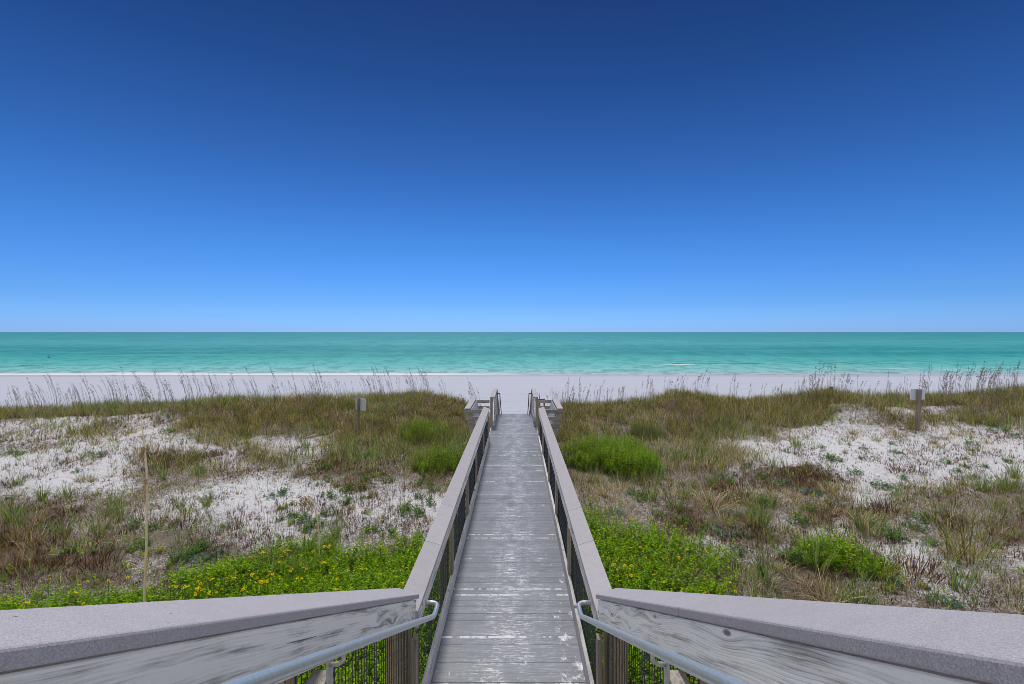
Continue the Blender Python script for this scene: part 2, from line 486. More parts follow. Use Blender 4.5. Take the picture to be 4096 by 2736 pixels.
def ground(x, y):
    x = np.asarray(x, float); y = np.asarray(y, float)
    crest = np.interp(x, CX, CZ)
    base = -0.98 + 0.10 * snoise(x, y, 0.55, 3) + 0.035 * snoise(x, y, 2.3, 5)
    base = base + 0.28 * np.exp(-(((x + 15.5) / 3.5) ** 2 + ((y - 18.5) / 3.0) ** 2))   # pale hump on the left
    base = base + 0.12 * sm(8, 20, y) * sm(6, 16, x)
    k = sm(18.8, YC, y)
    dune = base * (1 - k) + (crest + 0.09 * snoise(x, y, 1.3, 8) + 0.04 * snoise(x, y, 3.1, 18)) * k
    beach = -1.85 - (y - 28.0) * (1.55 / 47.0) + 0.015 * snoise(x, y, 0.8, 9)
    beach = np.where(y > 75, SEA - (y - 75) * 0.02, beach)
    beach = np.maximum(beach, -30.0)
    j = sm(YC + 0.6, YC + 5.0, y + 0.6 * snoise(x, y * 0, 0.5, 12))
    z = dune * (1 - j) + beach * j
    gap = np.exp(-(((x - XC) / 1.5) ** 4)) * sm(18.2, 21.5, y) * (1 - sm(30, 34, y))
    z = z * (1 - gap) + (-1.80) * gap
    z = np.where(y < 3, z * 1.0, z)
    return z

def proj(x, y, z):
    return VX + F * x / y, VY + F * (H - z) / y

def unproj(u, v, up=0.0):
    """where the sight line through a photo pixel meets the ground raised by up"""
    ys = np.linspace(3.0, 40.0, 1500)
    xs = (u - VX) / F * ys
    zs = H - (v - VY) / F * ys
    g = ground(xs, ys) + up
    i = np.argmax(zs <= g)
    if zs[i] > g[i]: i = len(ys) - 1
    return float(xs[i]), float(ys[i])

# cover map: 0 beach, 1 crest grass, 2 green grass, 3 mixed, 4 straw, 5 scrub, 6 half bare, 7 bare sand, 8 leafy, 9 leafy and dry
ZROWS = [
    [0, 0, 0, 0, 1, 1, 1, 1, 1, 1, 1, 1, 1, 1, 0, 0, 0, 0, 0, 0, 2, 1, 1, 2, 1, 1, 1, 2, 2, 2, 2, 1],
    [1, 1, 2, 7, 6, 1, 1, 1, 1, 1, 1, 1, 1, 1, 1, 0, 2, 1, 1, 1, 1, 1, 1, 1, 1, 1, 6, 3, 7, 6, 3, 3],
    [7, 7, 7, 6, 7, 6, 1, 1, 1, 1, 1, 1, 1, 1, 1, 2, 1, 1, 1, 3, 3, 3, 1, 3, 1, 1, 6, 3, 2, 2, 2, 2],
    [7, 7, 3, 6, 7, 6, 3, 3, 2, 2, 1, 1, 2, 2, 2, 2, 1, 1, 2, 3, 3, 3, 3, 4, 4, 7, 7, 7, 6, 7, 7, 7],
    [6, 6, 7, 7, 7, 7, 7, 3, 7, 7, 3, 3, 2, 2, 2, 2, 2, 1, 2, 2, 3, 4, 4, 7, 7, 7, 7, 7, 7, 7, 7, 7],
    [7, 7, 7, 7, 6, 5, 7, 6, 3, 6, 5, 3, 3, 2, 2, 2, 2, 2, 2, 2, 2, 3, 4, 6, 7, 7, 7, 7, 7, 7, 7, 7],
    [7, 7, 7, 7, 6, 3, 3, 6, 3, 6, 5, 5, 3, 2, 2, 3, 2, 2, 2, 2, 2, 3, 3, 6, 5, 5, 7, 7, 7, 7, 7, 7],
    [6, 7, 7, 7, 3, 3, 6, 7, 7, 6, 5, 6, 6, 3, 3, 3, 4, 4, 4, 2, 3, 4, 5, 6, 5, 5, 6, 7, 6, 6, 6, 2],
    [3, 6, 3, 3, 3, 6, 7, 7, 7, 7, 7, 6, 7, 7, 6, 6, 4, 4, 3, 4, 4, 4, 5, 4, 4, 3, 4, 7, 3, 3, 3, 2],
    [3, 5, 3, 3, 6, 7, 7, 7, 7, 7, 6, 7, 6, 7, 7, 6, 9, 9, 3, 3, 4, 5, 4, 5, 3, 5, 5, 5, 4, 3, 4, 3],
    [3, 5, 6, 3, 6, 3, 6, 6, 7, 6, 6, 6, 6, 6, 5, 2, 8, 8, 9, 3, 3, 5, 5, 5, 6, 5, 6, 3, 6, 5, 4, 5],
    [5, 3, 3, 3, 2, 2, 3, 6, 6, 6, 6, 3, 6, 6, 9, 8, 8, 8, 8, 9, 9, 3, 6, 5, 3, 6, 6, 3, 3, 3, 3, 5],
    [5, 5, 3, 5, 3, 2, 5, 6, 9, 8, 3, 6, 3, 8, 8, 8, 8, 8, 8, 8, 8, 9, 6, 3, 6, 3, 3, 6, 7, 3, 3, 6],
    [5, 5, 5, 5, 6, 3, 3, 5, 8, 8, 8, 8, 8, 8, 8, 8, 8, 8, 8, 8, 9, 9, 9, 3, 5, 3, 3, 6, 7, 6, 3, 6],
    [5, 3, 5, 5, 3, 3, 9, 8, 8, 8, 8, 8, 8, 8, 8, 8, 8, 8, 8, 8, 9, 9, 9, 3, 5, 5, 3, 3, 6, 6, 6, 3],
    [3, 3, 3, 3, 3, 3, 8, 8, 8, 8, 8, 8, 8, 8, 8, 8, 8, 8, 8, 8, 8, 8, 9, 4, 5, 5, 3, 3, 3, 7, 6, 3],
    [3, 9, 8, 8, 8, 8, 8, 8, 8, 8, 8, 8, 8, 8, 8, 8, 8, 8, 8, 8, 8, 8, 9, 3, 5, 3, 3, 3, 3, 6, 6, 3],
    [8, 8, 8, 8, 8, 8, 8, 8, 8, 8, 8, 8, 8, 8, 8, 8, 8, 8, 8, 8, 8, 8, 8, 9, 8, 4, 3, 3, 3, 3, 3, 3],
]
#           green tan  scrub leafy litter
ZT = [(0.3, 0.2, 0, 0, 0.0),
      (12.0, 13.0, 10, 0, 1.0),
      (14.0, 4.5, 10, 0, 0.8),
      (9.5, 10.0, 80, 3.0, 0.72),
      (5.0, 17.0, 50, 1.0, 0.66),
      (3.5, 5.0, 300, 4.0, 0.95),
      (1.8, 2.4, 160, 2.0, 0.5),
      (0.28, 0.4, 60, 0.4, 0.12),
      (1.2, 0.8, 6, 300, 1.0),
      (3.4, 5.0, 80, 140, 0.85)]
ZA = np.array([[ZT[c] for c in row] for row in ZROWS])          # 18 x 32 x 5

zr = np.random.default_rng(5)
def zone(x, y, z):
    """plant cover at a spot of ground; edges wander with noise"""
    u, v = proj(x, np.maximum(y, 1.0), z + 0.18)
    u = u + zr.normal(0, 42, u.shape)
    v = v + zr.normal(0, 13, v.shape)
    u = u + 70 * snoise(x, y, 1.1, 21) + 45 * snoise(x, y, 3.3, 22)
    v = v + (28 * snoise(x, y, 1.3, 23) + 18 * snoise(x, y, 3.7, 24)) * np.clip(v / 1700 - 0.6, 0.3, 1)
    ci = np.clip(np.floor(u / 128.0).astype(int), 0, 31)
    ri = np.clip(np.floor((v - 1540) / 50.0).astype(int), 0, 17)
    near = ((y < 4.7) & (np.abs(x) < 4.5))[..., None]
    crest = (y > 22.9)[..., None] & (np.abs(x - XC) > 1.7)[..., None]
    return np.where(crest, np.array(ZT[1]), np.where(near, np.array(ZT[9]), ZA[ri, ci]))

def blocked(x, y):
    """under the walkway, the benches and the stairs"""
    a = (np.abs(x - XC) < 0.93) & (y < 24)
    b = (np.abs(x - XC) < 1.45) & (y > 14.4) & (y < 17.1)
    return a | b

# one ground sheet: dune, beach and sea bed, fine near the walkway, coarse far out
def axis_pts():
    a = np.concatenate([-np.geomspace(20000, 36, 34), np.arange(-34, 34.01, 0.17), np.geomspace(36, 20000, 34)])
    b = np.concatenate([-np.geomspace(400, 2, 14), np.arange(-1, 31, 0.14), np.arange(31, 90, 1.2), np.geomspace(92, 21000, 30)])
    return a, b
gx, gy = axis_pts()
X, Y = np.meshgrid(gx, gy)
Z = ground(X, Y)
nx, ny = len(gx), len(gy)
idx = np.arange(nx * ny).reshape(ny, nx)
quads = np.stack([idx[:-1, :-1], idx[:-1, 1:], idx[1:, 1:], idx[1:, :-1]], -1).reshape(-1, 4)
lit = sum(zone(X.ravel(), Y.ravel(), Z.ravel())[:, 4] for _ in range(6)) / 6
lit = lit * (1 - sm(YC + 0.5, YC + 3.0, Y.ravel())) * (1 - sm(4.0, 7.0, np.abs(X.ravel()) - 1.16 * Y.ravel())) * sm(0.5, 2.5, Y.ravel())
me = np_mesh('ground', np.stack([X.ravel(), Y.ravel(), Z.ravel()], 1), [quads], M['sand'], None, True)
a = me.color_attributes.new('litter', 'FLOAT_COLOR', 'POINT')
cc = np.ones((len(lit), 4), np.float32); cc[:, 0] = lit; cc[:, 1] = lit; cc[:, 2] = lit
a.data.foreach_set('color', cc.ravel())
tag(link('ground', me), 'white sand dunes and beach', kind='structure')

# sea: a displaced sheet of low swells near the shore, flat further out
wx = np.concatenate([-np.geomspace(20000, 130, 24), np.arange(-128, 128.1, 1.0), np.geomspace(130, 20000, 24)])
wy = np.concatenate([np.arange(70, 170, 0.5), np.geomspace(171, 21000, 60)])
X, Y = np.meshgrid(wx, wy)
fade = 1 - sm(150, 260, Y)
sh = sm(73, 84, Y)
Zw = SEA + fade * sh * (0.09 * np.sin(Y * 0.62 + 1.2 * snoise(X, Y, 0.05, 31)) + 0.05 * snoise(X, Y, 0.9, 32))
nx, ny = len(wx), len(wy)
idx = np.arange(nx * ny).reshape(ny, nx)
quads = np.stack([idx[:-1, :-1], idx[:-1, 1:], idx[1:, 1:], idx[1:, :-1]], -1).reshape(-1, 4)
me = np_mesh('water', np.stack([X.ravel(), Y.ravel(), Zw.ravel()], 1), [quads], M['water'], None, True)
tag(link('water', me), 'turquoise sea', kind='structure')

def ridge(name, x0, x1, y0, h, wdt, mat, seed, wav=0.6):
    """a low breaking crest: an uneven swelling strip lying on the water"""
    n = int((x1 - x0) / 0.35)
    xs = np.linspace(x0, x1, n)
    t = np.linspace(0, 1, n)
    r = np.random.default_rng(seed)
    env = np.sin(np.pi * t) ** 0.45 * np.clip(0.25 + 1.1 * snoise(xs, xs * 0, 0.45, seed + 5), 0.02, 1) * (0.55 + 0.45 * (snoise(xs, xs * 0, 1.1, seed) * 0.5 + 0.5)) * (0.7 + 0.3 * r.random(n))
    yc = y0 + wav * snoise(xs, xs * 0, 0.12, seed + 1)
    prof = np.array([(-1, -0.3), (-0.7, 0.35), (-0.35, 0.9), (0, 1.0), (0.5, 0.5), (1, -0.3)])
    V = []
    for (a, b) in prof:
        V.append(np.stack([xs, yc + a * wdt * env, SEA + 0.02 + b * h * env], 1))
    V = np.stack(V, 1).reshape(-1, 3)
    k = len(prof)
    i = np.arange(n - 1)[:, None] * k + np.arange(k - 1)[None, :]
    q = np.stack([i, i + 1, i + 1 + k, i + k], -1).reshape(-1, 4)
    return link(name, np_mesh(name, V, [q], mat, None, True))
tag(ridge('wave', -135, -86, 93.0, 0.62, 1.0, M['wavegreen'], 3), 'low green swell', kind='structure')
tag(ridge('wave_foam', -140, -96, 92.0, 0.34, 0.5, M['foam'], 4), 'white foam of a breaking wave', kind='structure')
tag(ridge('wave', 33, 82, 101.5, 0.42, 0.8, M['wavegreen'], 6), 'low green swell', kind='structure')
tag(ridge('wave_foam', 25, 45, 98.5, 0.26, 0.5, M['foam'], 7), 'white foam of a breaking wave', kind='structure')
tag(ridge('wave_foam', 62, 76, 100.6, 0.13, 0.4, M['foam'], 8), 'white foam of a breaking wave', kind='structure')
tag(ridge('wave_foam', -18, -6, 86, 0.10, 0.4, M['foam'], 9), 'white foam of a breaking wave', kind='structure')
tag(ridge('wave_foam', 50, 88, 87, 0.10, 0.5, M['foam'], 10), 'white foam of a breaking wave', kind='structure')

# ------------------------------------------------------------------ plants: vectorised blades
def blades(base, az, L, lean, curv, wid, cb, ct, seg=3):
    """curved tapering grass blades -> verts, [quads, tris], colours"""
    n = len(base)
    ts = np.linspace(0, 1, seg + 1)
    dx, dy = np.cos(az), np.sin(az)
    # side direction: horizontal, partly turned at random
    sa = az + math.pi / 2 + rng.uniform(-0.9, 0.9, n)
    sx, sy = np.cos(sa), np.sin(sa)
    V, C = [], []
    for k, t in enumerate(ts):
        hh = L * (lean * t + curv * t * t)
        zz = L * (t * np.sqrt(np.clip(1 - lean ** 2, 0.2, 1)) - 0.62 * curv * t * t * np.where(curv > 0.6, 1.15, 0.8))
        px = base[:, 0] + dx * hh; py = base[:, 1] + dy * hh; pz = base[:, 2] + zz
        c = cb * (1 - t) + ct * t
        if k == seg:
            V.append(np.stack([px, py, pz], 1)[:, None, :]); C.append(c[:, None, :])
        else:
            w = wid * (1 - 0.55 * t) * 0.5
            V.append(np.stack([np.stack([px - sx * w, py - sy * w, pz], 1), np.stack([px + sx * w, py + sy * w, pz], 1)], 1))
            C.append(np.repeat(c[:, None, :], 2, 1))
    V = np.concatenate(V, 1); C = np.concatenate(C, 1)
    k = V.shape[1]
    o = (np.arange(n) * k)[:, None]
    q = []
    for s in range(seg - 1):
        q.append(np.array([[2 * s, 2 * s + 1, 2 * s + 3, 2 * s + 2]]) + o)
    q = np.concatenate(q, 0)
    t3 = np.array([[2 * seg - 2, 2 * seg - 1, 2 * seg]]) + o
    return V.reshape(-1, 3), [q, t3], C.reshape(-1, 3)

def merge(parts):
    Vs, Qs, Ts, Cs = [], [], [], []
    o = 0
    for V, Fs, C in parts:
        Vs.append(V); Cs.append(C)
        for f in Fs:
            (Qs if f.shape[1] == 4 else Ts).append(f + o)
        o += len(V)
    fl = []
    if Qs: fl.append(np.concatenate(Qs))
    if Ts: fl.append(np.concatenate(Ts))
    return np.concatenate(Vs), fl, np.concatenate(Cs)

def pal(cols, n, jit=0.18):
    cols = np.array(cols)
    c = cols[rng.integers(0, len(cols), n)]
    return np.clip(c * rng.uniform(1 - jit, 1 + jit, (n, 1)) * rng.uniform(1 - jit * 0.4, 1 + jit * 0.4, (n, 3)), 0, 1)

GREEN = [(0.15, 0.25, 0.04), (0.26, 0.38, 0.07), (0.42, 0.50, 0.13), (0.09, 0.15, 0.03), (0.52, 0.56, 0.20), (0.24, 0.38, 0.16), (0.04, 0.07, 0.012)]  # darkest tones of these palettes paint in shaded gaps between blades
OLIVE = [(0.34, 0.33, 0.06), (0.54, 0.46, 0.13), (0.16, 0.18, 0.03), (0.46, 0.34, 0.11), (0.10, 0.09, 0.02), (0.07, 0.07, 0.015)]
TAN = [(0.58, 0.49, 0.24), (0.76, 0.67, 0.42), (0.40, 0.29, 0.12), (0.82, 0.76, 0.56), (0.34, 0.18, 0.06), (0.13, 0.085, 0.035)]
BROWN = [(0.10, 0.05, 0.038), (0.15, 0.075, 0.05), (0.045, 0.026, 0.022), (0.23, 0.12, 0.075), (0.32, 0.15, 0.06), (0.03, 0.018, 0.016)]
LEAFY = [(0.23, 0.41, 0.004), (0.31, 0.50, 0.004), (0.12, 0.28, 0.004), (0.42, 0.56, 0.008), (0.16, 0.35, 0.02), (0.08, 0.20, 0.005)]

def clump(cx, cy, cz, nb, rad, L, lean, curv, wid, cols_b, cols_t, seg=3, cvar=None):
    """clump centres (arrays) -> blades; nb blades each"""
    n = len(cx)
    rep = np.repeat(np.arange(n), nb)
    m = len(rep)
    if m == 0: return None
    az = rng.uniform(0, 2 * math.pi, m)
    rr = rad * np.sqrt(rng.random(m)) * (0.6 + 0.8 * np.repeat(rng.random(n), nb))
    sc_ = np.repeat(rng.uniform(0.7, 1.25, n), nb)
    a2 = az + rng.normal(0, 0.5, m)
    base = np.stack([cx[rep] + rr * np.cos(az), cy[rep] + rr * np.sin(az), cz[rep] - 0.03], 1)
    # a light wind pushes everything the same way
    ll = L[0] + (L[1] - L[0]) * rng.random(m)
    ll = ll * sc_
    if n > 50: ll = ll * (0.78 + 0.5 * sm(-0.5, 0.7, snoise(cx, cy, 0.9, 77)))[rep]
    le = lean * rng.random(m) ** 0.8
    cu = curv * rng.random(m)
    cb, ct = pal(cols_b, m), pal(cols_t, m)
    if cvar is not None:
        tv = np.repeat(rng.uniform(1 - cvar, 1 + cvar, n), nb)[:, None]
        cb, ct = np.clip(cb * tv, 0, 1), np.clip(ct * tv, 0, 1)
    return blades(base, a2, ll, le, cu, np.full(m, wid) * rng.uniform(0.7, 1.4, m), cb, ct, seg)

# candidate spots over the dune field
AREA_Y0, AREA_Y1 = 2.0, 27.2
def scatter(per_m2_max, chan, extra=None):
    """points with local density ZT[...][chan] per m2"""
    xm = lambda yy: 1.16 * yy + 5.0
    A = 2 * (1.16 * (AREA_Y1 ** 2 - AREA_Y0 ** 2) / 2 + 5.0 * (AREA_Y1 - AREA_Y0))
    n = int(A * per_m2_max)
    # sample y with density proportional to the width
    yy = AREA_Y0 + (AREA_Y1 - AREA_Y0) * rng.random(int(n * 1.9))
    keep = rng.random(len(yy)) < xm(yy) / xm(AREA_Y1)
    yy = yy[keep][:n]
    xx = rng.uniform(-1, 1, len(yy)) * xm(yy)
    zz = ground(xx, yy)
    d = zone(xx, yy, zz)[:, chan]
    ok = (rng.random(len(yy)) < d / per_m2_max) & ~blocked(xx, yy)
    # the sand is bare behind the crest
    ok &= rng.random(len(yy)) < (1 - sm(YC + 1.0, YC + 3.2, yy))
    return xx[ok], yy[ok], zz[ok]

def patchy(x, y, s, seed, lo=-0.3, hi=0.5):
    return sm(lo, hi, snoise(x, y, s, seed))

# --- green grass
x, y, z = scatter(14.0, 0)
far = y > 15
parts = []
def sub(a, m): return a[m]
p1 = patchy(x, y, 0.8, 41) > rng.random(len(x))
for mask, nb, L, wd, seg in ((far & p1, 17, (0.28, 0.60), 0.011, 3), (~far & p1, 16, (0.16, 0.42), 0.007, 3)):
    parts.append(clump(x[mask], y[mask], z[mask], nb, 0.13, L, 0.38, 0.42, wd, GREEN, GREEN, seg, 0.45))
for mask, nb, L, wd, seg in ((far & ~p1, 17, (0.28, 0.60), 0.011, 3), (~far & ~p1, 14, (0.14, 0.36), 0.007, 3)):
    parts.append(clump(x[mask], y[mask], z[mask], nb, 0.14, L, 0.42, 0.45, wd, OLIVE, OLIVE + GREEN, seg, 0.5))
V, Fs, C = merge([p for p in parts if p])
nblade = len(V)
tag(link('dune_grass', np_mesh('dune_grass', V, Fs, M['leaf'], C)), 'green and olive dune grass covering the sand', 'grass', kind='stuff')

# --- dry grass
x, y, z = scatter(17.0, 1)
far = y > 15
parts = []
for mask, nb, L, wd, seg in ((far, 15, (0.28, 0.58), 0.011, 3), (~far, 16, (0.16, 0.38), 0.008, 3)):
    parts.append(clump(x[mask], y[mask], z[mask], nb, 0.15, L, 0.55, 0.75, wd, OLIVE + TAN, TAN, seg, 0.4))
V, Fs, C = merge([p for p in parts if p])
tag(link('dry_grass', np_mesh('dry_grass', V, Fs, M['dry'], C)), 'pale tan dry grass bent over the sand', 'grass', kind='stuff')

# --- dead scrub: short upright brown twigs with a few side twigs
x, y, z = scatter(300, 2)
m = (patchy(x, y, 1.9, 51, -0.7, 0.5) * 0.85 + 0.15) > rng.random(len(x))
x, y, z = x[m], y[m], z[m]
reps = 4
parts = [clump(x, y, z, 4, 0.045, (0.06, 0.20), 0.45, 0.15, 0.0065, BROWN, BROWN + TAN[:1], 3, 0.35)]
m = rng.random(len(x)) < 0.5
parts.append(clump(x[m], y[m], z[m] + 0.04, 3, 0.05, (0.04, 0.10), 0.85, 0.1, 0.012, BROWN, BROWN, 2, 0.35))
V, Fs, C = merge([p for p in parts if p])
tag(link('dead_scrub', np_mesh('dead_scrub', V, Fs, M['dry'], C)), 'low brown dead scrub and twigs on white sand', 'scrub', kind='stuff')

# --- leafy plants: shoots carrying lance-shaped leaves
def shoots(bx, by, bz, h, nleaf, ll, lw, cols, stemcol, spread=0.10, top_only=0.35):
    """upright shoots with leaves all round -> (leaf arrays, stem arrays)"""
    n = len(bx)
    az = rng.uniform(0, 2 * math.pi, n)
    ln = spread * rng.random(n)
    st = blades(np.stack([bx, by, bz - 0.02], 1), az, h, ln * 2.0, np.zeros(n) + 0.05, np.full(n, 0.006), pal(stemcol, n), pal(stemcol, n), 2)
    rep = np.repeat(np.arange(n), nleaf)
    t = np.tile(np.linspace(top_only, 1.0, nleaf), n) + rng.uniform(-0.04, 0.04, n * nleaf)
    hh = h[rep]
    px = bx[rep] + np.cos(az[rep]) * ln[rep] * 2.0 * hh * t
    py = by[rep] + np.sin(az[rep]) * ln[rep] * 2.0 * hh * t
    pz = bz[rep] + hh * t * 0.96
    m = len(rep)
    a = rng.uniform(0, 2 * math.pi, m)
    L = ll * rng.uniform(0.65, 1.3, m) * (1.15 - 0.5 * t)
    up = rng.uniform(0.1, 0.75, m)
    dx, dy = np.cos(a), np.sin(a)
    cu = np.sqrt(1 - up ** 2)
    sx, sy = -dy, dx
    w = lw * L / ll * 0.5
    p0 = np.stack([px, py, pz], 1)
    md = np.stack([px + dx * L * 0.5 * cu, py + dy * L * 0.5 * cu, pz + L * 0.5 * up], 1)
    tp = np.stack([px + dx * L * cu, py + dy * L * cu, pz + L * up * 0.55], 1)
    s = np.stack([sx * w, sy * w, -0.25 * w], 1)
    V = np.stack([p0, md + s, tp, md - s], 1)
    c = pal(cols, m, 0.22)
    c = np.clip(c * np.repeat(rng.uniform(0.75, 1.25, n), nleaf)[:, None], 0, 1)
    C = np.repeat(c[:, None, :], 4, 1)
    q = np.arange(m)[:, None] * 4 + np.arange(4)[None, :]
    return (V.reshape(-1, 3), [q], C.reshape(-1, 3)), st

x, y, z = scatter(300, 3)
mound = 0.20 + 0.10 * snoise(x, y, 1.6, 61) + 0.05 * snoise(x, y, 4.0, 62)
hgt = np.clip(mound * rng.uniform(0.75, 1.3, len(x)), 0.08, 0.45)
lv, st = shoots(x, y, z, hgt, 12, 0.072, 0.027, LEAFY, [(0.16, 0.22, 0.05), (0.2, 0.16, 0.08)], 0.14, 0.25)
V, Fs, C = merge([lv, st])
tag(link('leafy_ground_cover', np_mesh('leafy_ground_cover', V, Fs, M['leaf'], C)), 'bright green leafy ground cover beside the walkway', 'ground cover', kind='stuff')

# ------------------------------------------------------------------ plants that stand out on their own
TX = [0, 1024, 2048, 3072]
def tp(t, zx, zy):
    return TX[t - 1] + zx / 1.742, 1540 + zy / 1.742

def mk(parts, name, mat):
    V, Fs, C = merge([p for p in parts if p])
    return np_mesh(name, V, Fs, mat, C)

zero = np.zeros(1)
tuft_green = [mk([clump(zero, zero, zero, 60, 0.09, (0.30, 0.62), 0.42, 0.45, 0.009, GREEN[:4] + [(0.13, 0.22, 0.07)], GREEN, 4),
                  clump(zero, zero, zero, 16, 0.12, (0.15, 0.35), 0.7, 0.6, 0.007, TAN, TAN, 4)], 'grass_tuft', M['leaf']) for _ in range(6)]
tuft_olive = [mk([clump(zero, zero, zero, 55, 0.12, (0.22, 0.45), 0.55, 0.5, 0.008, OLIVE, OLIVE, 4),
                  clump(zero, zero, zero, 22, 0.14, (0.15, 0.35), 0.7, 0.6, 0.007, TAN, TAN, 4)], 'grass_tuft', M['leaf']) for _ in range(5)]
tuft_tan = [mk([clump(zero, zero, zero, 70, 0.11, (0.22, 0.42), 0.7, 0.95, 0.008, TAN, TAN, 4),
                clump(zero, zero, zero, 8, 0.08, (0.3, 0.5), 0.4, 0.4, 0.007, GREEN, GREEN, 4)], 'grass_tuft', M['dry']) for _ in range(5)]

# (tile, x, y, size, kind)
TUFTS = [(1,690,1060,1.1,'g'),(1,80,960,1.35,'g'),(1,840,950,1.0,'g'),(1,1390,630,1.1,'g'),(1,290,800,1.0,'g'),(1,440,1050,1.1,'g'),
 (1,760,900,1.2,'g'),(1,570,670,1.0,'o'),(1,560,340,1.7,'o'),(1,270,290,1.5,'o'),(1,160,220,1.5,'o'),(1,900,340,1.3,'o'),(1,50,235,1.2,'o'),
 (1,645,670,0.8,'o'),(1,1250,850,0.9,'g'),(1,1440,850,1.0,'g'),(1,150,990,0.9,'g'),(1,670,420,0.9,'o'),(1,790,390,1.2,'o'),(1,1390,395,1.0,'g'),
 (1,560,520,0.8,'o'),(1,475,470,0.7,'g'),(1,120,700,1.0,'g'),(1,1130,660,0.9,'g'),(1,460,790,1.0,'g'),(1,1000,235,0.8,'o'),(1,1100,260,0.9,'o'),
 (2,300,630,1.2,'o'),(2,560,1060,1.1,'g'),(2,510,1170,1.1,'g'),(2,340,1190,1.1,'g'),(2,100,1330,1.0,'g'),(2,330,1340,1.0,'g'),(2,420,660,0.8,'o'),(2,700,410,1.1,'g'),
 (3,1210,790,1.1,'g'),(3,960,800,1.2,'g'),(3,1140,870,1.1,'g'),(3,1720,980,1.6,'g'),(3,1460,510,1.2,'o'),(3,1390,710,1.1,'g'),(3,1000,690,1.0,'g'),
 (3,560,680,1.1,'t'),(3,1400,860,1.6,'t'),(3,1620,790,1.5,'t'),(3,1080,780,1.1,'t'),(3,760,720,1.2,'t'),(3,640,770,1.1,'t'),(3,1340,800,1.1,'t'),(3,700,1350,1.0,'t'),
 (3,1750,1370,1.2,'g'),(3,1260,720,1.0,'o'),
 (4,1390,1200,1.9,'o'),(4,1280,1200,1.3,'o'),(4,690,1040,1.3,'g'),(4,180,800,1.2,'t'),(4,510,790,1.2,'o'),(4,430,760,1.2,'t'),(4,1150,410,1.1,'o'),(4,590,345,1.2,'o'),
 (4,200,435,0.9,'g'),(4,900,365,0.9,'o'),(4,1310,350,1.1,'o'),(4,1240,770,1.3,'o'),(4,1310,720,1.0,'o'),(4,1060,740,1.1,'o'),(4,1380,700,1.0,'g'),(4,1720,650,1.3,'g'),
 (4,330,1280,1.3,'g'),(4,800,1340,1.3,'o'),(4,1500,740,1.1,'g'),(4,620,990,1.2,'t'),(4,650,960,1.1,'t'),(4,30,800,1.2,'t'),(4,260,370,0.8,'o'),(4,750,390,0.8,'o'),
 (4,1530,410,0.8,'o'),(4,1660,730,1.3,'g'),(4,420,1510,1.2,'t'),(4,1330,1430,1.1,'g'),(4,620,1520,1.2,'g'),(4,950,720,1.0,'o'),(4,1190,440,0.8,'o')]
names = {'g': ('green', 'green tuft of long grass'), 'o': ('olive', 'olive brown tuft of grass'), 't': ('tan', 'pale straw tuft of bent grass')}
side = {1: 'on the sand at the far left', 2: 'on the sand between the left sign and the walkway', 3: 'in the scrub just right of the walkway', 4: 'on the sand at the far right'}
cnt = {}
for (t, zx, zy, s, k) in TUFTS:
    u, v = tp(t, zx, zy)
    px, py = unproj(u, v)
    if blocked(np.array([px]), np.array([py]))[0]: continue
    ml = {'g': tuft_green, 'o': tuft_olive, 't': tuft_tan}[k]
    o = link('grass_tuft', random.choice(ml), None, None, (px, py, float(ground(px, py)) - 0.01), (0, 0, random.uniform(0, 6.28)))
    o.scale = (s * 1.15, s * 1.15, s * random.uniform(1.0, 1.25))
    tag(o, names[k][1] + ' ' + side[t], 'grass tuft', names[k][0] + ' grass tufts ' + side[t])

# small green herbs
def herb_mesh(cols, n=14, r=0.10, h=0.10):
    a = rng.uniform(0, 6.28, n); rr = r * np.sqrt(rng.random(n))
    bx, by = rr * np.cos(a), rr * np.sin(a)
    hh = h * (1.1 - 0.6 * rr / r) * rng.uniform(0.7, 1.2, n)
    lv, st = shoots(bx, by, np.zeros(n), hh, 9, 0.045, 0.020, cols, [(0.12, 0.12, 0.06)], 0.25, 0.2)
    return mk([lv, st], 'herb', M['leaf'])
DKG = [(0.08, 0.21, 0.035), (0.12, 0.28, 0.04), (0.06, 0.16, 0.03), (0.16, 0.33, 0.07)]
YLG = [(0.30, 0.34, 0.03), (0.38, 0.38, 0.04), (0.22, 0.28, 0.03)]
BLG = [(0.12, 0.24, 0.13), (0.16, 0.29, 0.16), (0.09, 0.19, 0.11)]
herbs = {'d': [herb_mesh(DKG, 16, 0.12, 0.12) for _ in range(5)], 'y': [herb_mesh(YLG, 11, 0.10, 0.10) for _ in range(3)], 'b': [herb_mesh(BLG, 14, 0.13, 0.09) for _ in range(3)]}
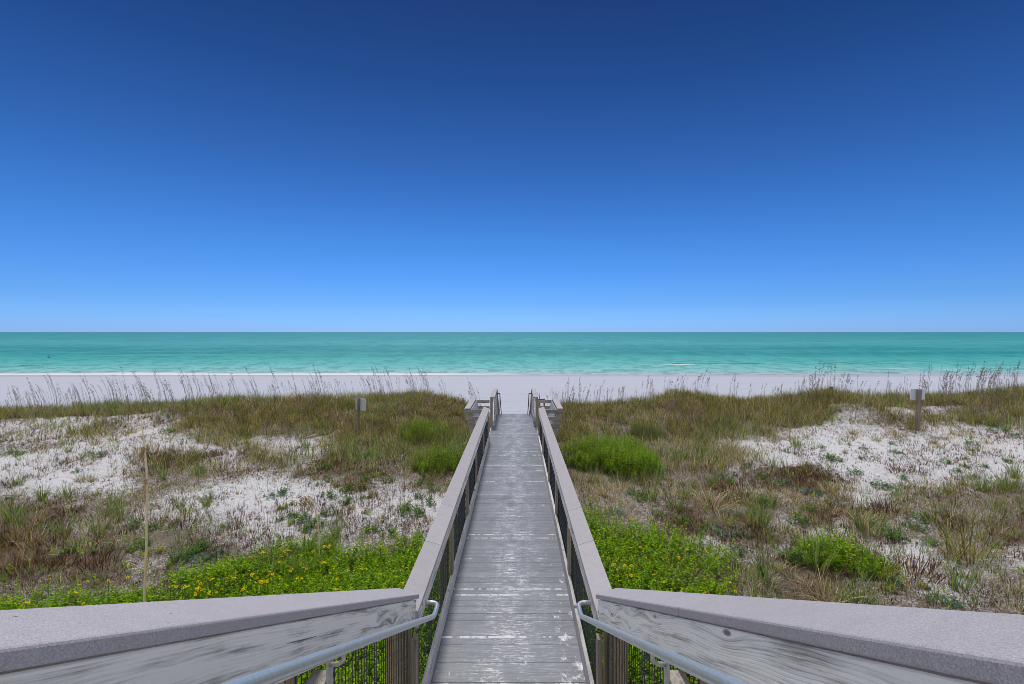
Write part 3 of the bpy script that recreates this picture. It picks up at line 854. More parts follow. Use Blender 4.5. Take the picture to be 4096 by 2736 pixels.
HERBS = [(2,205,765,1.2,'d'),(2,510,785,1.2,'d'),(2,620,815,1.3,'d'),(2,635,745,1.1,'d'),(2,745,510,1.2,'d'),(2,335,940,1.3,'d'),(2,250,935,1.0,'d'),(2,415,980,1.2,'d'),
 (2,515,905,1.2,'d'),(2,365,1020,1.1,'d'),(2,1165,690,1.3,'d'),(2,1050,885,1.3,'d'),(2,1125,900,1.3,'d'),(2,820,1015,1.1,'d'),(2,915,1050,1.2,'d'),(2,775,900,0.9,'y'),
 (2,650,870,0.9,'y'),(2,210,860,1.0,'y'),(2,265,835,0.8,'y'),(2,165,870,0.7,'y'),(2,100,785,1.0,'b'),(2,490,575,1.1,'d'),(2,775,670,1.1,'d'),(2,930,675,1.1,'d'),(2,1235,740,1.0,'d'),
 (2,1200,835,1.1,'d'),(2,1145,790,1.0,'d'),(2,500,670,0.9,'d'),(2,750,715,0.9,'d'),(2,820,640,0.9,'y'),(2,640,705,0.8,'y'),(2,550,710,0.9,'y'),(2,800,790,0.8,'y'),(2,235,975,0.8,'y'),
 (2,440,700,0.7,'d'),(2,740,800,0.7,'d'),(2,170,940,0.7,'d'),
 (1,680,505,1.3,'d'),(1,605,490,1.0,'d'),(1,135,490,1.2,'d'),(1,1185,335,1.5,'d'),(1,1065,590,1.2,'d'),(1,330,1030,1.3,'b'),(1,520,1160,1.1,'d'),(1,950,980,1.0,'d'),(1,1050,1020,1.1,'d'),
 (1,1400,1145,1.2,'d'),(1,1315,1190,1.1,'d'),(1,1330,885,1.1,'d'),(1,1615,985,1.0,'b'),(1,970,1135,1.1,'d'),(1,720,1160,1.1,'b'),(1,1235,1240,1.1,'d'),(1,60,485,1.2,'d'),(1,430,418,0.9,'d'),
 (1,460,545,0.8,'b'),(1,540,605,0.9,'b'),(1,1150,570,0.9,'b'),(1,900,1010,1.1,'b'),(1,1460,360,1.0,'d'),(1,60,810,1.1,'b'),(1,1520,1200,1.1,'b'),(1,1040,1185,0.9,'y'),(1,1110,1175,0.9,'y'),(1,915,1165,0.8,'y'),(1,1360,1240,1.2,'b'),
 (3,845,770,1.1,'d'),(3,885,772,0.9,'d'),(3,905,812,1.0,'d'),(3,1535,690,1.2,'d'),(3,1720,645,1.2,'d'),(3,1540,900,1.2,'b'),(3,1180,965,1.2,'d'),(3,1420,1005,1.2,'b'),(3,1500,1065,1.3,'b'),
 (3,1560,1165,1.1,'b'),(3,1640,565,0.9,'d'),(3,1460,640,1.0,'b'),(3,1020,910,1.0,'d'),(3,1740,820,1.2,'d'),(3,700,895,1.0,'b'),(3,1360,1030,1.1,'b'),(3,1620,1050,1.1,'b'),(3,750,910,1.0,'b'),
 (4,435,525,1.5,'d'),(4,480,530,1.2,'d'),(4,370,435,0.9,'d'),(4,130,468,0.9,'d'),(4,670,450,0.9,'d'),(4,870,475,0.9,'d'),(4,920,480,0.7,'d'),(4,665,522,0.8,'d'),(4,620,625,1.2,'d'),
 (4,1430,418,1.3,'d'),(4,1570,292,1.4,'d'),(4,1640,325,1.3,'d'),(4,1755,370,1.5,'d'),(4,1230,543,1.1,'d'),(4,1495,573,0.9,'d'),(4,770,710,1.3,'d'),(4,880,725,1.2,'b'),(4,300,760,1.4,'b'),
 (4,95,690,1.4,'b'),(4,225,970,1.4,'d'),(4,870,1068,1.6,'d'),(4,1085,945,1.2,'d'),(4,1435,645,1.0,'d'),(4,1325,605,0.9,'d'),(4,935,658,1.0,'d'),(4,15,840,1.2,'d'),(4,290,875,1.0,'d'),
 (4,190,1235,1.5,'d'),(4,1240,1530,1.1,'b'),(4,870,1445,0.9,'y'),(4,1070,1415,0.8,'y'),(4,860,1390,1.1,'b'),(4,1130,1105,1.0,'d'),(4,1240,915,1.0,'b'),(4,1370,520,0.8,'d'),(4,870,415,0.9,'d'),
 (4,560,420,0.7,'d'),(4,1420,462,0.8,'d'),(4,1690,545,0.9,'d'),(4,1380,575,0.8,'d'),(4,1535,325,1.1,'d'),(4,540,475,0.8,'y'),(4,1020,1000,1.3,'b')]
hn = {'d': 'small dark green leafy herb', 'y': 'small yellow green herb', 'b': 'low grey green herb'}
for (t, zx, zy, s, k) in HERBS:
    u, v = tp(t, zx, zy)
    px, py = unproj(u, v)
    if blocked(np.array([px]), np.array([py]))[0]: continue
    o = link('herb', random.choice(herbs[k]), None, None, (px, py, float(ground(px, py)) - 0.005), (0, 0, random.uniform(0, 6.28)))
    o.scale = (s * 1.4, s * 1.4, s * 1.6)
    tag(o, hn[k] + ' ' + side[t], 'herb', hn[k] + 's ' + side[t])

# dead shrubs
def dead_mesh(big):
    parts = [clump(zero, zero, zero, 60, 0.16, (0.12, 0.30), 0.85, 0.25, 0.009, BROWN, BROWN, 3),
             clump(zero, zero, zero + 0.06, 50, 0.22, (0.06, 0.16), 0.9, 0.1, 0.008, BROWN, BROWN + TAN[2:3], 3)]
    if big: parts.append(clump(zero, zero, zero, 18, 0.2, (0.2, 0.4), 0.7, 0.7, 0.010, [(0.45, 0.27, 0.10)], [(0.5, 0.33, 0.14)], 4))
    return mk(parts, 'dead_shrub', M['dry'])
dm = [dead_mesh(False), dead_mesh(True), dead_mesh(False)]
DEAD = [(1,1080,520,2.2,1,'large brown dead shrub behind the tall reed stalk'), (1,480,900,1.3,0,'dark dead shrub in the scrub at the left'), (1,1290,985,1.3,2,'dark dead shrub in front of the left sand patch'),
 (1,90,1120,1.4,1,'rusty dead shrub at the left edge'), (1,700,1260,1.5,0,'dark dead shrub above the leafy strip at the left'), (1,350,1110,1.3,2,'black stemmed dead shrub left of the reed stalk'),
 (4,910,610,1.5,0,'grey twiggy dead shrub on the white sand below the right sign'), (4,1050,620,1.2,2,'low twiggy dead shrub beside the grey one below the right sign'),
 (4,810,880,1.5,0,'low dark dead shrub above the flowering bush'), (4,1040,1330,1.8,2,'broad brown dead shrub right of the flowering bush')]
for (t, zx, zy, s, k, lab) in DEAD:
    px, py = unproj(*tp(t, zx, zy))
    o = link('dead_shrub', dm[k], None, None, (px, py, float(ground(px, py)) - 0.01), (0, 0, random.uniform(0, 6.28)))
    o.scale = (s, s, s)
    tag(o, lab, 'dead shrub', 'dead shrubs among the dunes')

# bushes
def bush(name, u, v, rx, ry, h, nsh, leaf, lw, nleaf, cols, label, lift=0.25):
    cx, cy = unproj(u, v)
    root = empty(name, (cx, cy, float(ground(cx, cy))))
    tag(root, label, 'bush')
    a = rng.uniform(0, 6.28, nsh); r = np.sqrt(rng.random(nsh))
    rag = 1 + 0.16 * np.sin(3 * a + nsh) + 0.10 * np.sin(7 * a + 1.3 * nsh) + 0.06 * np.sin(13 * a)
    lx = r * np.cos(a) * rx * rag; ly = r * np.sin(a) * ry * rag
    lz = ground(cx + lx, cy + ly) - root.location.z
    lump = 0.82 + 0.26 * snoise(lx * 5 / max(rx, 0.5), ly * 5 / max(ry, 0.5), 1.0, nsh) + 0.18 * snoise(lx, ly, 8.0, nsh + 1)
    hh = h * np.sqrt(np.clip(1 - r ** 2 * 0.92, 0.05, 1)) * np.clip(lump, 0.3, 1.3) * rng.uniform(0.72, 1.25, nsh)
    lv, st = shoots(lx, ly, lz, hh, nleaf, leaf, lw, cols, [(0.10, 0.07, 0.04), (0.13, 0.12, 0.04)], 0.14, lift)
    link('foliage', mk([lv], 'foliage', M['leaf']), None, root)
    link('stems', mk([st], 'stems', M['dry']), None, root)
    return root
FINE = [(0.24, 0.42, 0.012), (0.36, 0.54, 0.015), (0.13, 0.28, 0.012), (0.30, 0.42, 0.03), (0.07, 0.15, 0.008)]
b1 = bush('bush', 1690, 1752, 1.05, 0.95, 1.0, 1200, 0.06, 0.012, 16, FINE, 'feathery green bush beside the left bench', 0.35)
b2 = bush('bush', 1760, 1868, 0.95, 1.0, 0.85, 1200, 0.055, 0.012, 16, FINE, 'feathery green bush left of the railing, nearer than the one at the bench', 0.35)
b3 = bush('bush', 2452, 1862, 1.62, 1.5, 1.05, 2600, 0.085, 0.019, 15, FINE + [(0.24, 0.40, 0.03)], 'large domed bright green bush right of the walkway', 0.5)
b4 = bush('bush', 2590, 1752, 0.85, 0.8, 0.62, 700, 0.055, 0.012, 14, [(0.15, 0.22, 0.05), (0.2, 0.27, 0.06), (0.12, 0.17, 0.05)], 'smaller dull green bush behind the large domed one', 0.4)
b5 = bush('flowering_bush', 3330, 2255, 0.72, 0.5, 0.60, 230, 0.095, 0.036, 12, LEAFY, 'bright green leafy bush with yellow flowers on the sand at the right', 0.3)
for i in range(2):   # the low skirts of the flowering bush
    pass
b6 = bush('flowering_bush', 3470, 2290, 0.55, 0.35, 0.34, 120, 0.075, 0.03, 11, LEAFY, 'low leafy bush growing from the right foot of the flowering bush', 0.2)

# yellow flowers: stem with a daisy head, each one a plant of its own
M['petal'] = mat_simple('yellow_petal', (0.92, 0.72, 0.01), 0.6, 0.2, 0, 30, 0.12)
M['disc'] = mat_simple('flower_disc', (0.42, 0.20, 0.01), 0.8, 0.1, 0, 60, 0.3)
M['stem'] = mat_simple('flower_stem', (0.12, 0.20, 0.04), 0.7, 0.2, 0, 30, 0.2)
def head_mesh(tilt):
    bm = bmesh.new()
    R, r0 = 0.029, 0.007
    for k in range(11):
        a = 2 * math.pi * k / 11
        d = Vector((math.cos(a), math.sin(a), 0)); s = Vector((-d.y, d.x, 0))
        z1, z2 = 0.004, -0.003
        vs = [bm.verts.new(d * r0 + Vector((0, 0, 0))), bm.verts.new(d * R * 0.6 + s * 0.009 + Vector((0, 0, z1))), bm.verts.new(d * R + Vector((0, 0, z2))), bm.verts.new(d * R * 0.6 - s * 0.009 + Vector((0, 0, z1)))]
        bm.faces.new(vs)
    me = bm_mesh(bm, 'petals'); me.materials.append(M['petal'])
    bm = bmesh.new()
    bmesh.ops.create_uvsphere(bm, u_segments=8, v_segments=5, radius=0.011)
    for v in bm.verts: v.co.z = v.co.z * 0.55 + 0.004
    dd = bm_mesh(bm, 'flower_centre', True); dd.materials.append(M['disc'])
    return me, dd
petals, disc = head_mesh(0)
Vt, Fq, cp = tube_arrays([(0, 0, 0), (0.004, 0.0, 0.16), (0.0, 0.0, 0.36)], 0.0028, 5)
stem_me = bpy.data.meshes.new('stem'); stem_me.from_pydata([tuple(v) for v in Vt], [], Fq + cp); stem_me.update(); stem_me.materials.append(M['stem'])
def flower(u, v, label, group, h=0.36, s=1.0):
    px, py = unproj(u, v, h)
    if abs(px - XC) < 1.0: return
    g = float(ground(px, py))
    r = empty('yellow_flower', (px, py, g), random.uniform(0, 6.28))
    tag(r, label, 'flower', group)
    st = link('stem', stem_me, None, r); st.scale = (1, 1, h / 0.36)
    tl = (random.uniform(-0.5, 0.1), random.uniform(-0.35, 0.35), 0)
    p = link('petals', petals, None, r, (0, 0, h), (-0.0, 0, 0)); p.scale = (s, s, s)
    # heads look up and a little every way
    p.rotation_euler = (random.uniform(-0.6, 0.6), random.uniform(-0.6, 0.6), 0)
    d = link('flower_centre', disc, None, r, (0, 0, h + 0.002)); d.scale = (s, s, s)
# spots read off the photograph: (tile, x, y) clusters with a count and a spread
FL = [(1,1290,1405,8,60,22),(1,1380,1400,10,25,35),(1,1460,1355,3,20,8),(1,1625,1350,6,35,15),(1,1750,1320,4,20,25),(1,1690,1430,4,20,12),(1,1545,1420,2,12,8),(1,1440,1460,4,45,12),
      (1,760,1365,2,8,4),(1,890,1340,1,1,1),(1,540,1448,2,8,5),(1,195,1515,2,10,6),(1,340,1352,1,1,1),(1,1190,1405,2,12,6),(1,580,1523,1,2,2),(1,245,1548,1,2,2),
      (2,50,1370,8,35,15),(2,110,1330,5,25,20),(2,240,1290,3,12,8),(2,335,1270,3,15,10),(2,200,1155,4,15,8),(2,235,1165,3,10,10),(2,395,1155,2,6,6),(2,515,1120,3,12,8),(2,475,1130,2,8,5),
      (2,480,1235,4,15,15),(2,540,1265,2,8,5),(2,645,1295,2,6,8),(2,735,1283,4,22,8),(2,630,1168,1,2,2),(2,875,1140,4,12,15),(2,770,1130,1,2,2),(2,560,1425,3,25,4),(2,310,1355,3,25,8),
      (2,1140,1135,1,2,2),(2,1015,1385,3,10,12),(2,565,1350,2,12,8),(2,40,1170,3,20,8),(2,10,1340,3,8,12),(2,335,1045,1,2,2),(2,800,1105,1,2,2),(2,150,1240,3,60,40),
      (3,700,1255,3,20,6),(3,780,1265,2,12,8),(3,832,1258,2,6,5),(3,830,1140,1,4,4),(3,895,1130,1,3,3),(3,1210,1145,2,10,4),(3,1165,1205,1,2,2),(3,1360,1160,1,2,2),(3,735,1333,1,3,3),
      (3,828,1328,2,4,4),(3,1005,1322,2,12,4),(3,1060,1375,1,2,2),(3,1175,1450,2,8,4),(3,1340,1455,1,2,2),(3,1525,1272,1,2,2),(3,1605,1388,1,3,2),(3,1560,1440,2,8,4),(3,1745,1410,1,2,2),
      (3,815,1013,1,3,2),(3,835,935,1,3,2),(3,1185,985,1,2,2),(3,795,975,1,3,3),(3,905,1260,1,2,2),(3,545,795,1,2,2),(3,580,775,1,2,2),(3,520,870,2,8,8),(3,610,1085,1,3,3),(3,1520,1375,1,2,2),
      (4,565,927,1,1,1),(4,590,1000,1,1,1),(4,598,1045,2,5,2),(4,495,1030,1,2,2),(4,655,1108,2,7,3),(4,722,1178,2,9,3),(4,1617,645,1,1,1)]
for (t, zx, zy, n, sx, sy) in FL:
    for _ in range(n):
        u, v = tp(t, zx + random.gauss(0, sx * 0.7), zy + random.gauss(0, sy * 0.7))
        if t == 4 and zy < 700: h = 0.25
        elif t == 4: h = 0.55
        else: h = random.uniform(0.32, 0.40)
        lab = 'yellow daisy like flower in the leafy strip left of the walkway' if t <= 2 else ('yellow daisy like flower in the leafy patch right of the walkway' if t == 3 else 'yellow flower at the bright green flowering bush')
        flower(u, v, lab, 'yellow flowers ' + ('left of the walkway' if t <= 2 else 'right of the walkway' if t == 3 else 'at the flowering bush'), h, random.uniform(0.75, 1.05))

# sea oats along the crest
def sea_oat_meshes(h, lean, bend, head):
    pts, rad = [], []
    for i in range(9):
        t = i / 8
        pts.append((lean * t * h + bend * t ** 3 * h, 0.02 * math.sin(t * 5) * h, h * (t - 0.10 * bend * t ** 3)))
        rad.append(0.0068 * (1 - 0.55 * t))
    V, Fq, cp = tube_arrays(pts, rad, 4)
    st = bpy.data.meshes.new('stalk'); st.from_pydata([tuple(v) for v in V], [], Fq + cp); st.update(); st.materials.append(M['oat_stem'])
    # seed head: flattened spikelets hanging from the last part of the stalk
    Vs, Fc = [], []
    n = 16 if head else 5
    for k in range(n):
        t = random.uniform(0.74 if head else 0.9, 1.0)
        i = min(int(t * 8), 7); f = t * 8 - i
        p = Vector(pts[i]).lerp(Vector(pts[i + 1]), f)
        a = random.uniform(0, 6.28); L = random.uniform(0.03, 0.055); w = 0.012
        d = Vector((math.cos(a) * 0.5, math.sin(a) * 0.5, random.uniform(-0.6, 0.7))).normalized()
        s = d.cross(Vector((0.3, 0.7, 0.2))).normalized() * w
        q = p + d * 0.012
        b = len(Vs)
        Vs += [q, q + d * L * 0.5 + s, q + d * L, q + d * L * 0.5 - s]
        Fc.append((b, b + 1, b + 2, b + 3))
    hd = bpy.data.meshes.new('seed_head'); hd.from_pydata([tuple(v) for v in Vs], [], Fc); hd.update(); hd.materials.append(M['oat_head'])
    # two or three long blades at the foot
    bl = mk([clump(zero, zero, zero, 7, 0.03, (0.3, 0.75), 0.3, 0.35, 0.010, OLIVE, GREEN, 4)], 'leaves', M['leaf'])
    return st, hd, bl
M['oat_stem'] = mat_simple('oat_stem', (0.30, 0.245, 0.22), 0.8, 0.1, 0, 10, 0.25)
M['oat_head'] = mat_simple('oat_head', (0.22, 0.16, 0.11), 0.9, 0.1, 0, 40, 0.3)
random.seed(19)
oatsL = [sea_oat_meshes(random.uniform(1.15, 1.75), random.uniform(-0.16, -0.02), random.uniform(-0.22, -0.04), random.random() < 0.55) for _ in range(14)]
oatsR = [sea_oat_meshes(random.uniform(1.0, 1.65), random.uniform(-0.04, 0.13), random.uniform(-0.06, 0.16), random.random() < 0.5) for _ in range(14)]
# density along the crest (u ranges, count, height scale)
OAT = [(0, 330, 26, 1.0, 'L'), (330, 720, 32, 1.05, 'L'), (720, 1100, 22, 0.95, 'L'), (1100, 1480, 26, 0.95, 'L'), (1480, 1720, 22, 0.95, 'L'), (1720, 1930, 8, 1.0, 'L'),
       (2190, 2330, 10, 0.9, 'R'), (2330, 2560, 16, 0.75, 'R'), (2560, 2830, 18, 0.9, 'R'), (2830, 3120, 10, 0.8, 'R'), (3120, 3400, 16, 1.0, 'R'), (3400, 3650, 10, 0.85, 'R'), (3650, 4096, 38, 1.0, 'R')]
for (u0, u1, n, hs, s) in OAT:
    for _ in range(n):
        py = random.uniform(22.8, 26.0) if random.random() < 0.8 else random.uniform(20.5, 22.8)
        u = random.uniform(u0, u1)
        px = (u - VX) / F * py
        if abs(px - XC) < 1.75: continue
        g = float(ground(px, py))
        st, hd, bl = random.choice(oatsL if s == 'L' else oatsR)
        r = empty('sea_oat', (px, py, g), random.uniform(-0.5, 0.5))
        k = hs * random.uniform(0.75, 1.25)
        r.scale = (k, k, k)
        tag(r, 'thin sea oat stalk on the crest of the dune ' + ('left' if s == 'L' else 'right') + ' of the walkway', 'sea oat', 'sea oats on the dune crest ' + ('left' if s == 'L' else 'right') + ' of the walkway')
        link('stalk', st, None, r); link('seed_head', hd, None, r); link('leaves', bl, None, r)
        for q in range(random.choice((1, 2, 3, 3, 4))):
            st2, hd2, _ = random.choice(oatsL if s == 'L' else oatsR)
            off = (random.uniform(-0.22, 0.22), random.uniform(-0.1, 0.1), 0)
            k2 = random.uniform(0.6, 1.05)
            a2 = link('stalk', st2, None, r, off); b2 = link('seed_head', hd2, None, r, off)
            a2.scale = (k2, k2, k2); b2.scale = (k2, k2, k2)

# the near reed stalk on the left and the bent sea oat
M['reed'] = mat_simple('reed_stalk', (0.95, 0.68, 0.42), 0.6, 0.3, 0, 8, 0.2)
M['plume'] = mat_simple('reed_plume', (0.42, 0.29, 0.13), 0.9, 0.1, 0, 60, 0.35)
def plume(p, d, L, w, n, seed):
    r = random.Random(seed)
    Vs, Fc = [], []
    d = Vector(d).normalized()
    for k in range(n):
        t = k / n
        q = Vector(p) + d * L * t + Vector((0, 0, -0.25 * L * t * t))
        a = Vector((r.uniform(-1, 1), r.uniform(-1, 1), r.uniform(-1.3, 0.2))).normalized()
        s = a.cross(Vector((r.uniform(-1, 1), r.uniform(-1, 1), r.uniform(-1, 1)))).normalized() * 0.006
        ll = w * r.uniform(0.6, 1.3) * (1 - 0.5 * t)
        b = len(Vs)
        Vs += [q, q + a * ll * 0.5 + s, q + a * ll, q + a * ll * 0.5 - s]
        Fc.append((b, b + 1, b + 2, b + 3))
    me = bpy.data.meshes.new('plume'); me.from_pydata([tuple(v) for v in Vs], [], Fc); me.update(); me.materials.append(M['plume'])
    return me
D0 = 6.9
def at(u, v, d): return Vector(((u - VX) / F * d, d, H - (v - VY) / F * d))
bx = (572 - VX) / F * D0
root = empty('reed', (bx, D0, float(ground(bx, D0))))
tag(root, 'tall pale reed stalk rising in front of the dunes at the left', 'reed')
pts = [root.location.copy()] + [at(u, v, D0 + k) for u, v, k in ((577, 2405, 0), (585, 2200, 0.02), (589, 2030, 0.03), (589, 1930, 0.03), (585, 1860, 0.04), (578, 1790, 0.05), (572, 1740, 0.06), (568, 1700, 0.06), (562, 1660, 0.06))]
pts = [p - root.location for p in pts]
tube('stalk', pts, [0.019, 0.018, 0.017, 0.015, 0.014, 0.013, 0.011, 0.009, 0.007, 0.004], M['reed'], root, 7)
def local(p): return p - root.location
link('plume', plume(local(at(583, 1780, D0)), (-0.55, 0.1, -0.85), 0.26, 0.06, 110, 3), None, root)
link('plume', plume(local(at(587, 1915, D0)), (-0.35, 0.0, -0.95), 0.36, 0.05, 110, 5), None, root)
lf = blades(np.array([list(local(at(589, 2160, D0)))]), np.array([math.pi]), np.array([0.16]), np.array([0.5]), np.array([0.9]), np.array([0.02]), np.array([[0.5, 0.42, 0.36]]), np.array([[0.5, 0.42, 0.36]]), 4)
link('dry_leaf', np_mesh('dry_leaf', *lf[:2], M['dry'], lf[2]), None, root)

D1 = 9.0
bx = (1280 - VX) / F * D1
root = empty('bent_sea_oat', (bx, D1, float(ground(bx, D1))))
tag(root, 'single sea oat bending left over white sand beside the leafy strip', 'sea oat')
pts = [root.location.copy()] + [at(u, v, D1) for u, v in ((1278, 2215), (1277, 2140), (1270, 2080), (1262, 2040), (1250, 2010), (1237, 1995), (1222, 1984), (1205, 1982), (1196, 1990))]
pts = [p - root.location for p in pts]
tube('stalk', pts, [0.013, 0.013, 0.013, 0.012, 0.012, 0.011, 0.010, 0.008, 0.006, 0.003], M['reed'], root, 6)
pl = []
for i in range(5, 9):
    pl.append(plume(pts[i], (-0.10, 0.0, -1.0), 0.17, 0.11, 50, 20 + i))
for p in pl: link('seed_head', p, None, root)
bpy.context.view_layer.update()

# ------------------------------------------------------------------ boardwalk
Y0, Y1 = 3.9, 19.7
bw = empty('boardwalk', (0, 0, 0))
tag(bw, 'long grey boardwalk deck leading straight to the beach', 'boardwalk')
bm = bmesh.new()
n = int(round((Y1 - Y0) / 0.1415))
for i in range(n):
    a = Y0 + i * 0.1415
    dz = random.uniform(-0.0015, 0.0)
    ex = random.uniform(-0.003, 0.003)
    bm_box(bm, XC - 0.80 + ex, XC + 0.80 + ex, a + 0.0012, a + 0.1403, -0.035 + dz, dz, 0.0014)
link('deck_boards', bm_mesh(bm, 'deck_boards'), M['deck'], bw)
for s in (-1, 1):
    bx0 = XC + s * 0.80
    box('rim_joist', min(bx0, bx0 + s * 0.038), max(bx0, bx0 + s * 0.038), Y0, Y1, -0.28, -0.002, M['wood_y'], bw)
for xj in (-0.4, 0.0, 0.4):
    box('joist', XC + xj - 0.019, XC + xj + 0.019, Y0, Y1, -0.27, -0.038, M['dark_wood'], bw)
POSTY = [4.05, 6.32, 8.37, 10.19, 12.47, 14.77]
for yy in POSTY + [17.1, 19.4]:
    box('beam', XC - 0.80, XC + 0.80, yy + 0.02, yy + 0.06, -0.50, -0.285, M['dark_wood'], bw)
    if yy > 16:
        for s in (-1, 1):
            xx = XC + s * 0.70
            g = float(ground(xx, yy)) - 0.3
            box('pile', xx - 0.07, xx + 0.07, yy - 0.12, yy + 0.018, g, -0.285, M['wood_z'], bw)

RH = 1.05
TILT = 0.055
def cap_prism(name, s, ya, yb, z_out, slope, parent, xin=0.768, xout=0.953, th=0.036, clip=None, bev=0.004):
    """a cap board whose inner edge lies lower than its outer edge; runs from ya to yb, dropping with slope"""
    bm = bmesh.new()
    L = math.hypot(1, slope)
    t = th * L
    sec = [(xin, -TILT - t), (xout, -t), (xout, 0.0), (xin, -TILT)]
    rows = []
    for k, y in enumerate((ya, yb)):
        row = []
        for (q, z) in sec:
            yy = y
            if clip and k == 1: yy = y - clip * (xout - q) / (xout - xin)
            row.append(bm.verts.new((XC + s * q, yy, z_out - slope * (yy - ya) + z)))
        rows.append(row)
    bm.faces.new(rows[0]); bm.faces.new(rows[1][::-1])
    for k in range(4):
        bm.faces.new((rows[0][k], rows[1][k], rows[1][(k + 1) % 4], rows[0][(k + 1) % 4]))
    bmesh.ops.recalc_face_normals(bm, faces=bm.faces[:])
    bmesh.ops.bevel(bm, geom=bm.edges[:], offset=bev, segments=2, affect='EDGES', profile=0.5)
    return link(name, bm_mesh(bm, name), M['cap'], parent)
def side_x(s, a, b):
    p, q = XC + s * a, XC + s * b
    return (min(p, q), max(p, q))

def wires(name, s, xo, ya, yb, z_lo, z_hi, parent, slope=0.0, step=0.0508, hstep=0.1016, r=0.0028):
    """welded mesh in the plane x = const; bottom and top follow the slope"""
    V, Fc = [], []
    def bar(p, q):
        p, q = Vector(p), Vector(q)
        d = (q - p).normalized()
        a = Vector((1, 0, 0)); b = d.cross(a)
        o = len(V)
        for e in (p, q):
            for (i, j) in ((1, 0), (0, 1), (-1, 0), (0, -1)):
                V.append(e + a * r * i + b * r * j)
        for k in range(4):
            Fc.append((o + k, o + (k + 1) % 4, o + 4 + (k + 1) % 4, o + 4 + k))
    xx = XC + s * xo
    n = int((yb - ya) / step)
    for i in range(n + 1):
        yy = ya + (i + 0.5) * (yb - ya) / (n + 1)
        dz = slope * (yb - yy)
        wob = random.uniform(-0.0015, 0.0015)
        bar((xx + wob, yy + wob, z_lo + dz), (xx, yy, z_hi + dz))
    m = int((z_hi - z_lo) / hstep)
    for j in range(m + 1):
        zz = z_lo + (j + 0.5) * (z_hi - z_lo) / (m + 1)
        k = max(1, int((yb - ya) / 0.3))
        prev = None
        for t in range(k + 1):
            yy = ya + (yb - ya) * t / k
            p = (xx - s * 0.004, yy, zz + slope * (yb - yy) + random.uniform(-0.004, 0.004))
            if prev: bar(prev, p)
            prev = p
    me = bpy.data.meshes.new(name); me.from_pydata([tuple(v) for v in V], [], Fc); me.update()
    return link(name, me, M['wire'], parent)

for s, nm in ((-1, 'left'), (1, 'right')):
    rl = empty('walkway_railing', (0, 0, 0))
    tag(rl, 'long mauve capped wire mesh railing along the %s side of the walkway' % nm, 'railing', 'walkway railings')
    seams = [3.95, 5.36, 6.52 if s < 0 else 6.38, 11.2, None]
    for i in range(4):
        a, b = seams[i], seams[i + 1]
        if b is None: cap_prism('cap_board', s, a, 15.0, RH, 0.0, rl, clip=0.10)
        else: cap_prism('cap_board', s, a, b - 0.004, RH, 0.0, rl)
    xs = side_x(s, 0.772, 0.810)
    for a, b in ((4.12, 7.4), (7.403, 11.3), (11.303, 14.80)):
        box('top_rail', *xs, a, b, RH - 0.225, RH - TILT - 0.034, M['wood_y'], rl)
    xk = side_x(s, 0.751, 0.789)
    for a, b in ((3.95, 8.4), (8.403, 14.9)):
        box('kick_board', *xk, a, b, 0.004, 0.20, M['kick'], rl)
    for i, yy in enumerate(POSTY):
        xu = side_x(s, 0.764, 0.802)
        if i > 0:
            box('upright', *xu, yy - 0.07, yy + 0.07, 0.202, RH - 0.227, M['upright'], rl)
        xp = side_x(s, 0.842, 0.948)
        g = float(ground(sum(xp) / 2, yy)) - 0.4
        box('support_post', *xp, yy + 0.02, yy + 0.126, g, RH - 0.068, M['post_new'], rl)
    for i in range(5):
        a, b = POSTY[i] + 0.02, POSTY[i + 1]
        wires('wire_mesh', s, 0.816, a, b, 0.06, RH - 0.085, rl)

# ------------------------------------------------------------------ the stairs the picture is taken from
SL = 0.525
ANG = math.atan(SL)
ys0 = 4.10
def stair_z(yv): return 1.192 + (ys0 - yv) * SL          # top of the sloping cap
st = empty('upper_stairs', (0, 0, 0))
tag(st, 'grey stair flight running down to the boardwalk', 'stairs')
bm = bmesh.new()
run, rise = 0.30, 0.30 * SL
nst = 18
for i in range(nst):
    yb_ = 3.88 - i * run
    zt = (i + 1) * rise
    bm_box(bm, XC - 0.745, XC + 0.745, yb_ - run - 0.02, yb_ + 0.0, zt - 0.035, zt, 0.003)
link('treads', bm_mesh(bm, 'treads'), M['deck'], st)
for s in (-1, 1):
    xs = side_x(s, 0.751, 0.789)
    ya, yb = 3.94, -1.6
    prism('stringer', [(ya, -0.25), (ya, 0.10), (yb, 0.10 + (ya - yb) * SL), (yb, -0.25 + (ya - yb) * SL)], *xs, M['wood_y'], st, 'x')

def sloped(name, s, xa, xb, y_hi, y_lo, zoff0, zoff1, mat, parent, bev=0.004):
    """board lying along the stair slope between y_lo (foot) and y_hi (top); local +Y runs along the board"""
    L = (y_lo - y_hi) / math.cos(ANG)
    x0, x1 = side_x(s, xa, xb)
    bm = bmesh.new()
    bm_box(bm, -(x1 - x0) / 2, (x1 - x0) / 2, 0, L, -(zoff0 - zoff1), 0, bev)
    zt = stair_z(y_hi) - zoff1 / math.cos(ANG)
    return link(name, bm_mesh(bm, name), mat, parent, ((x0 + x1) / 2, y_hi, zt), (-ANG, 0, 0))

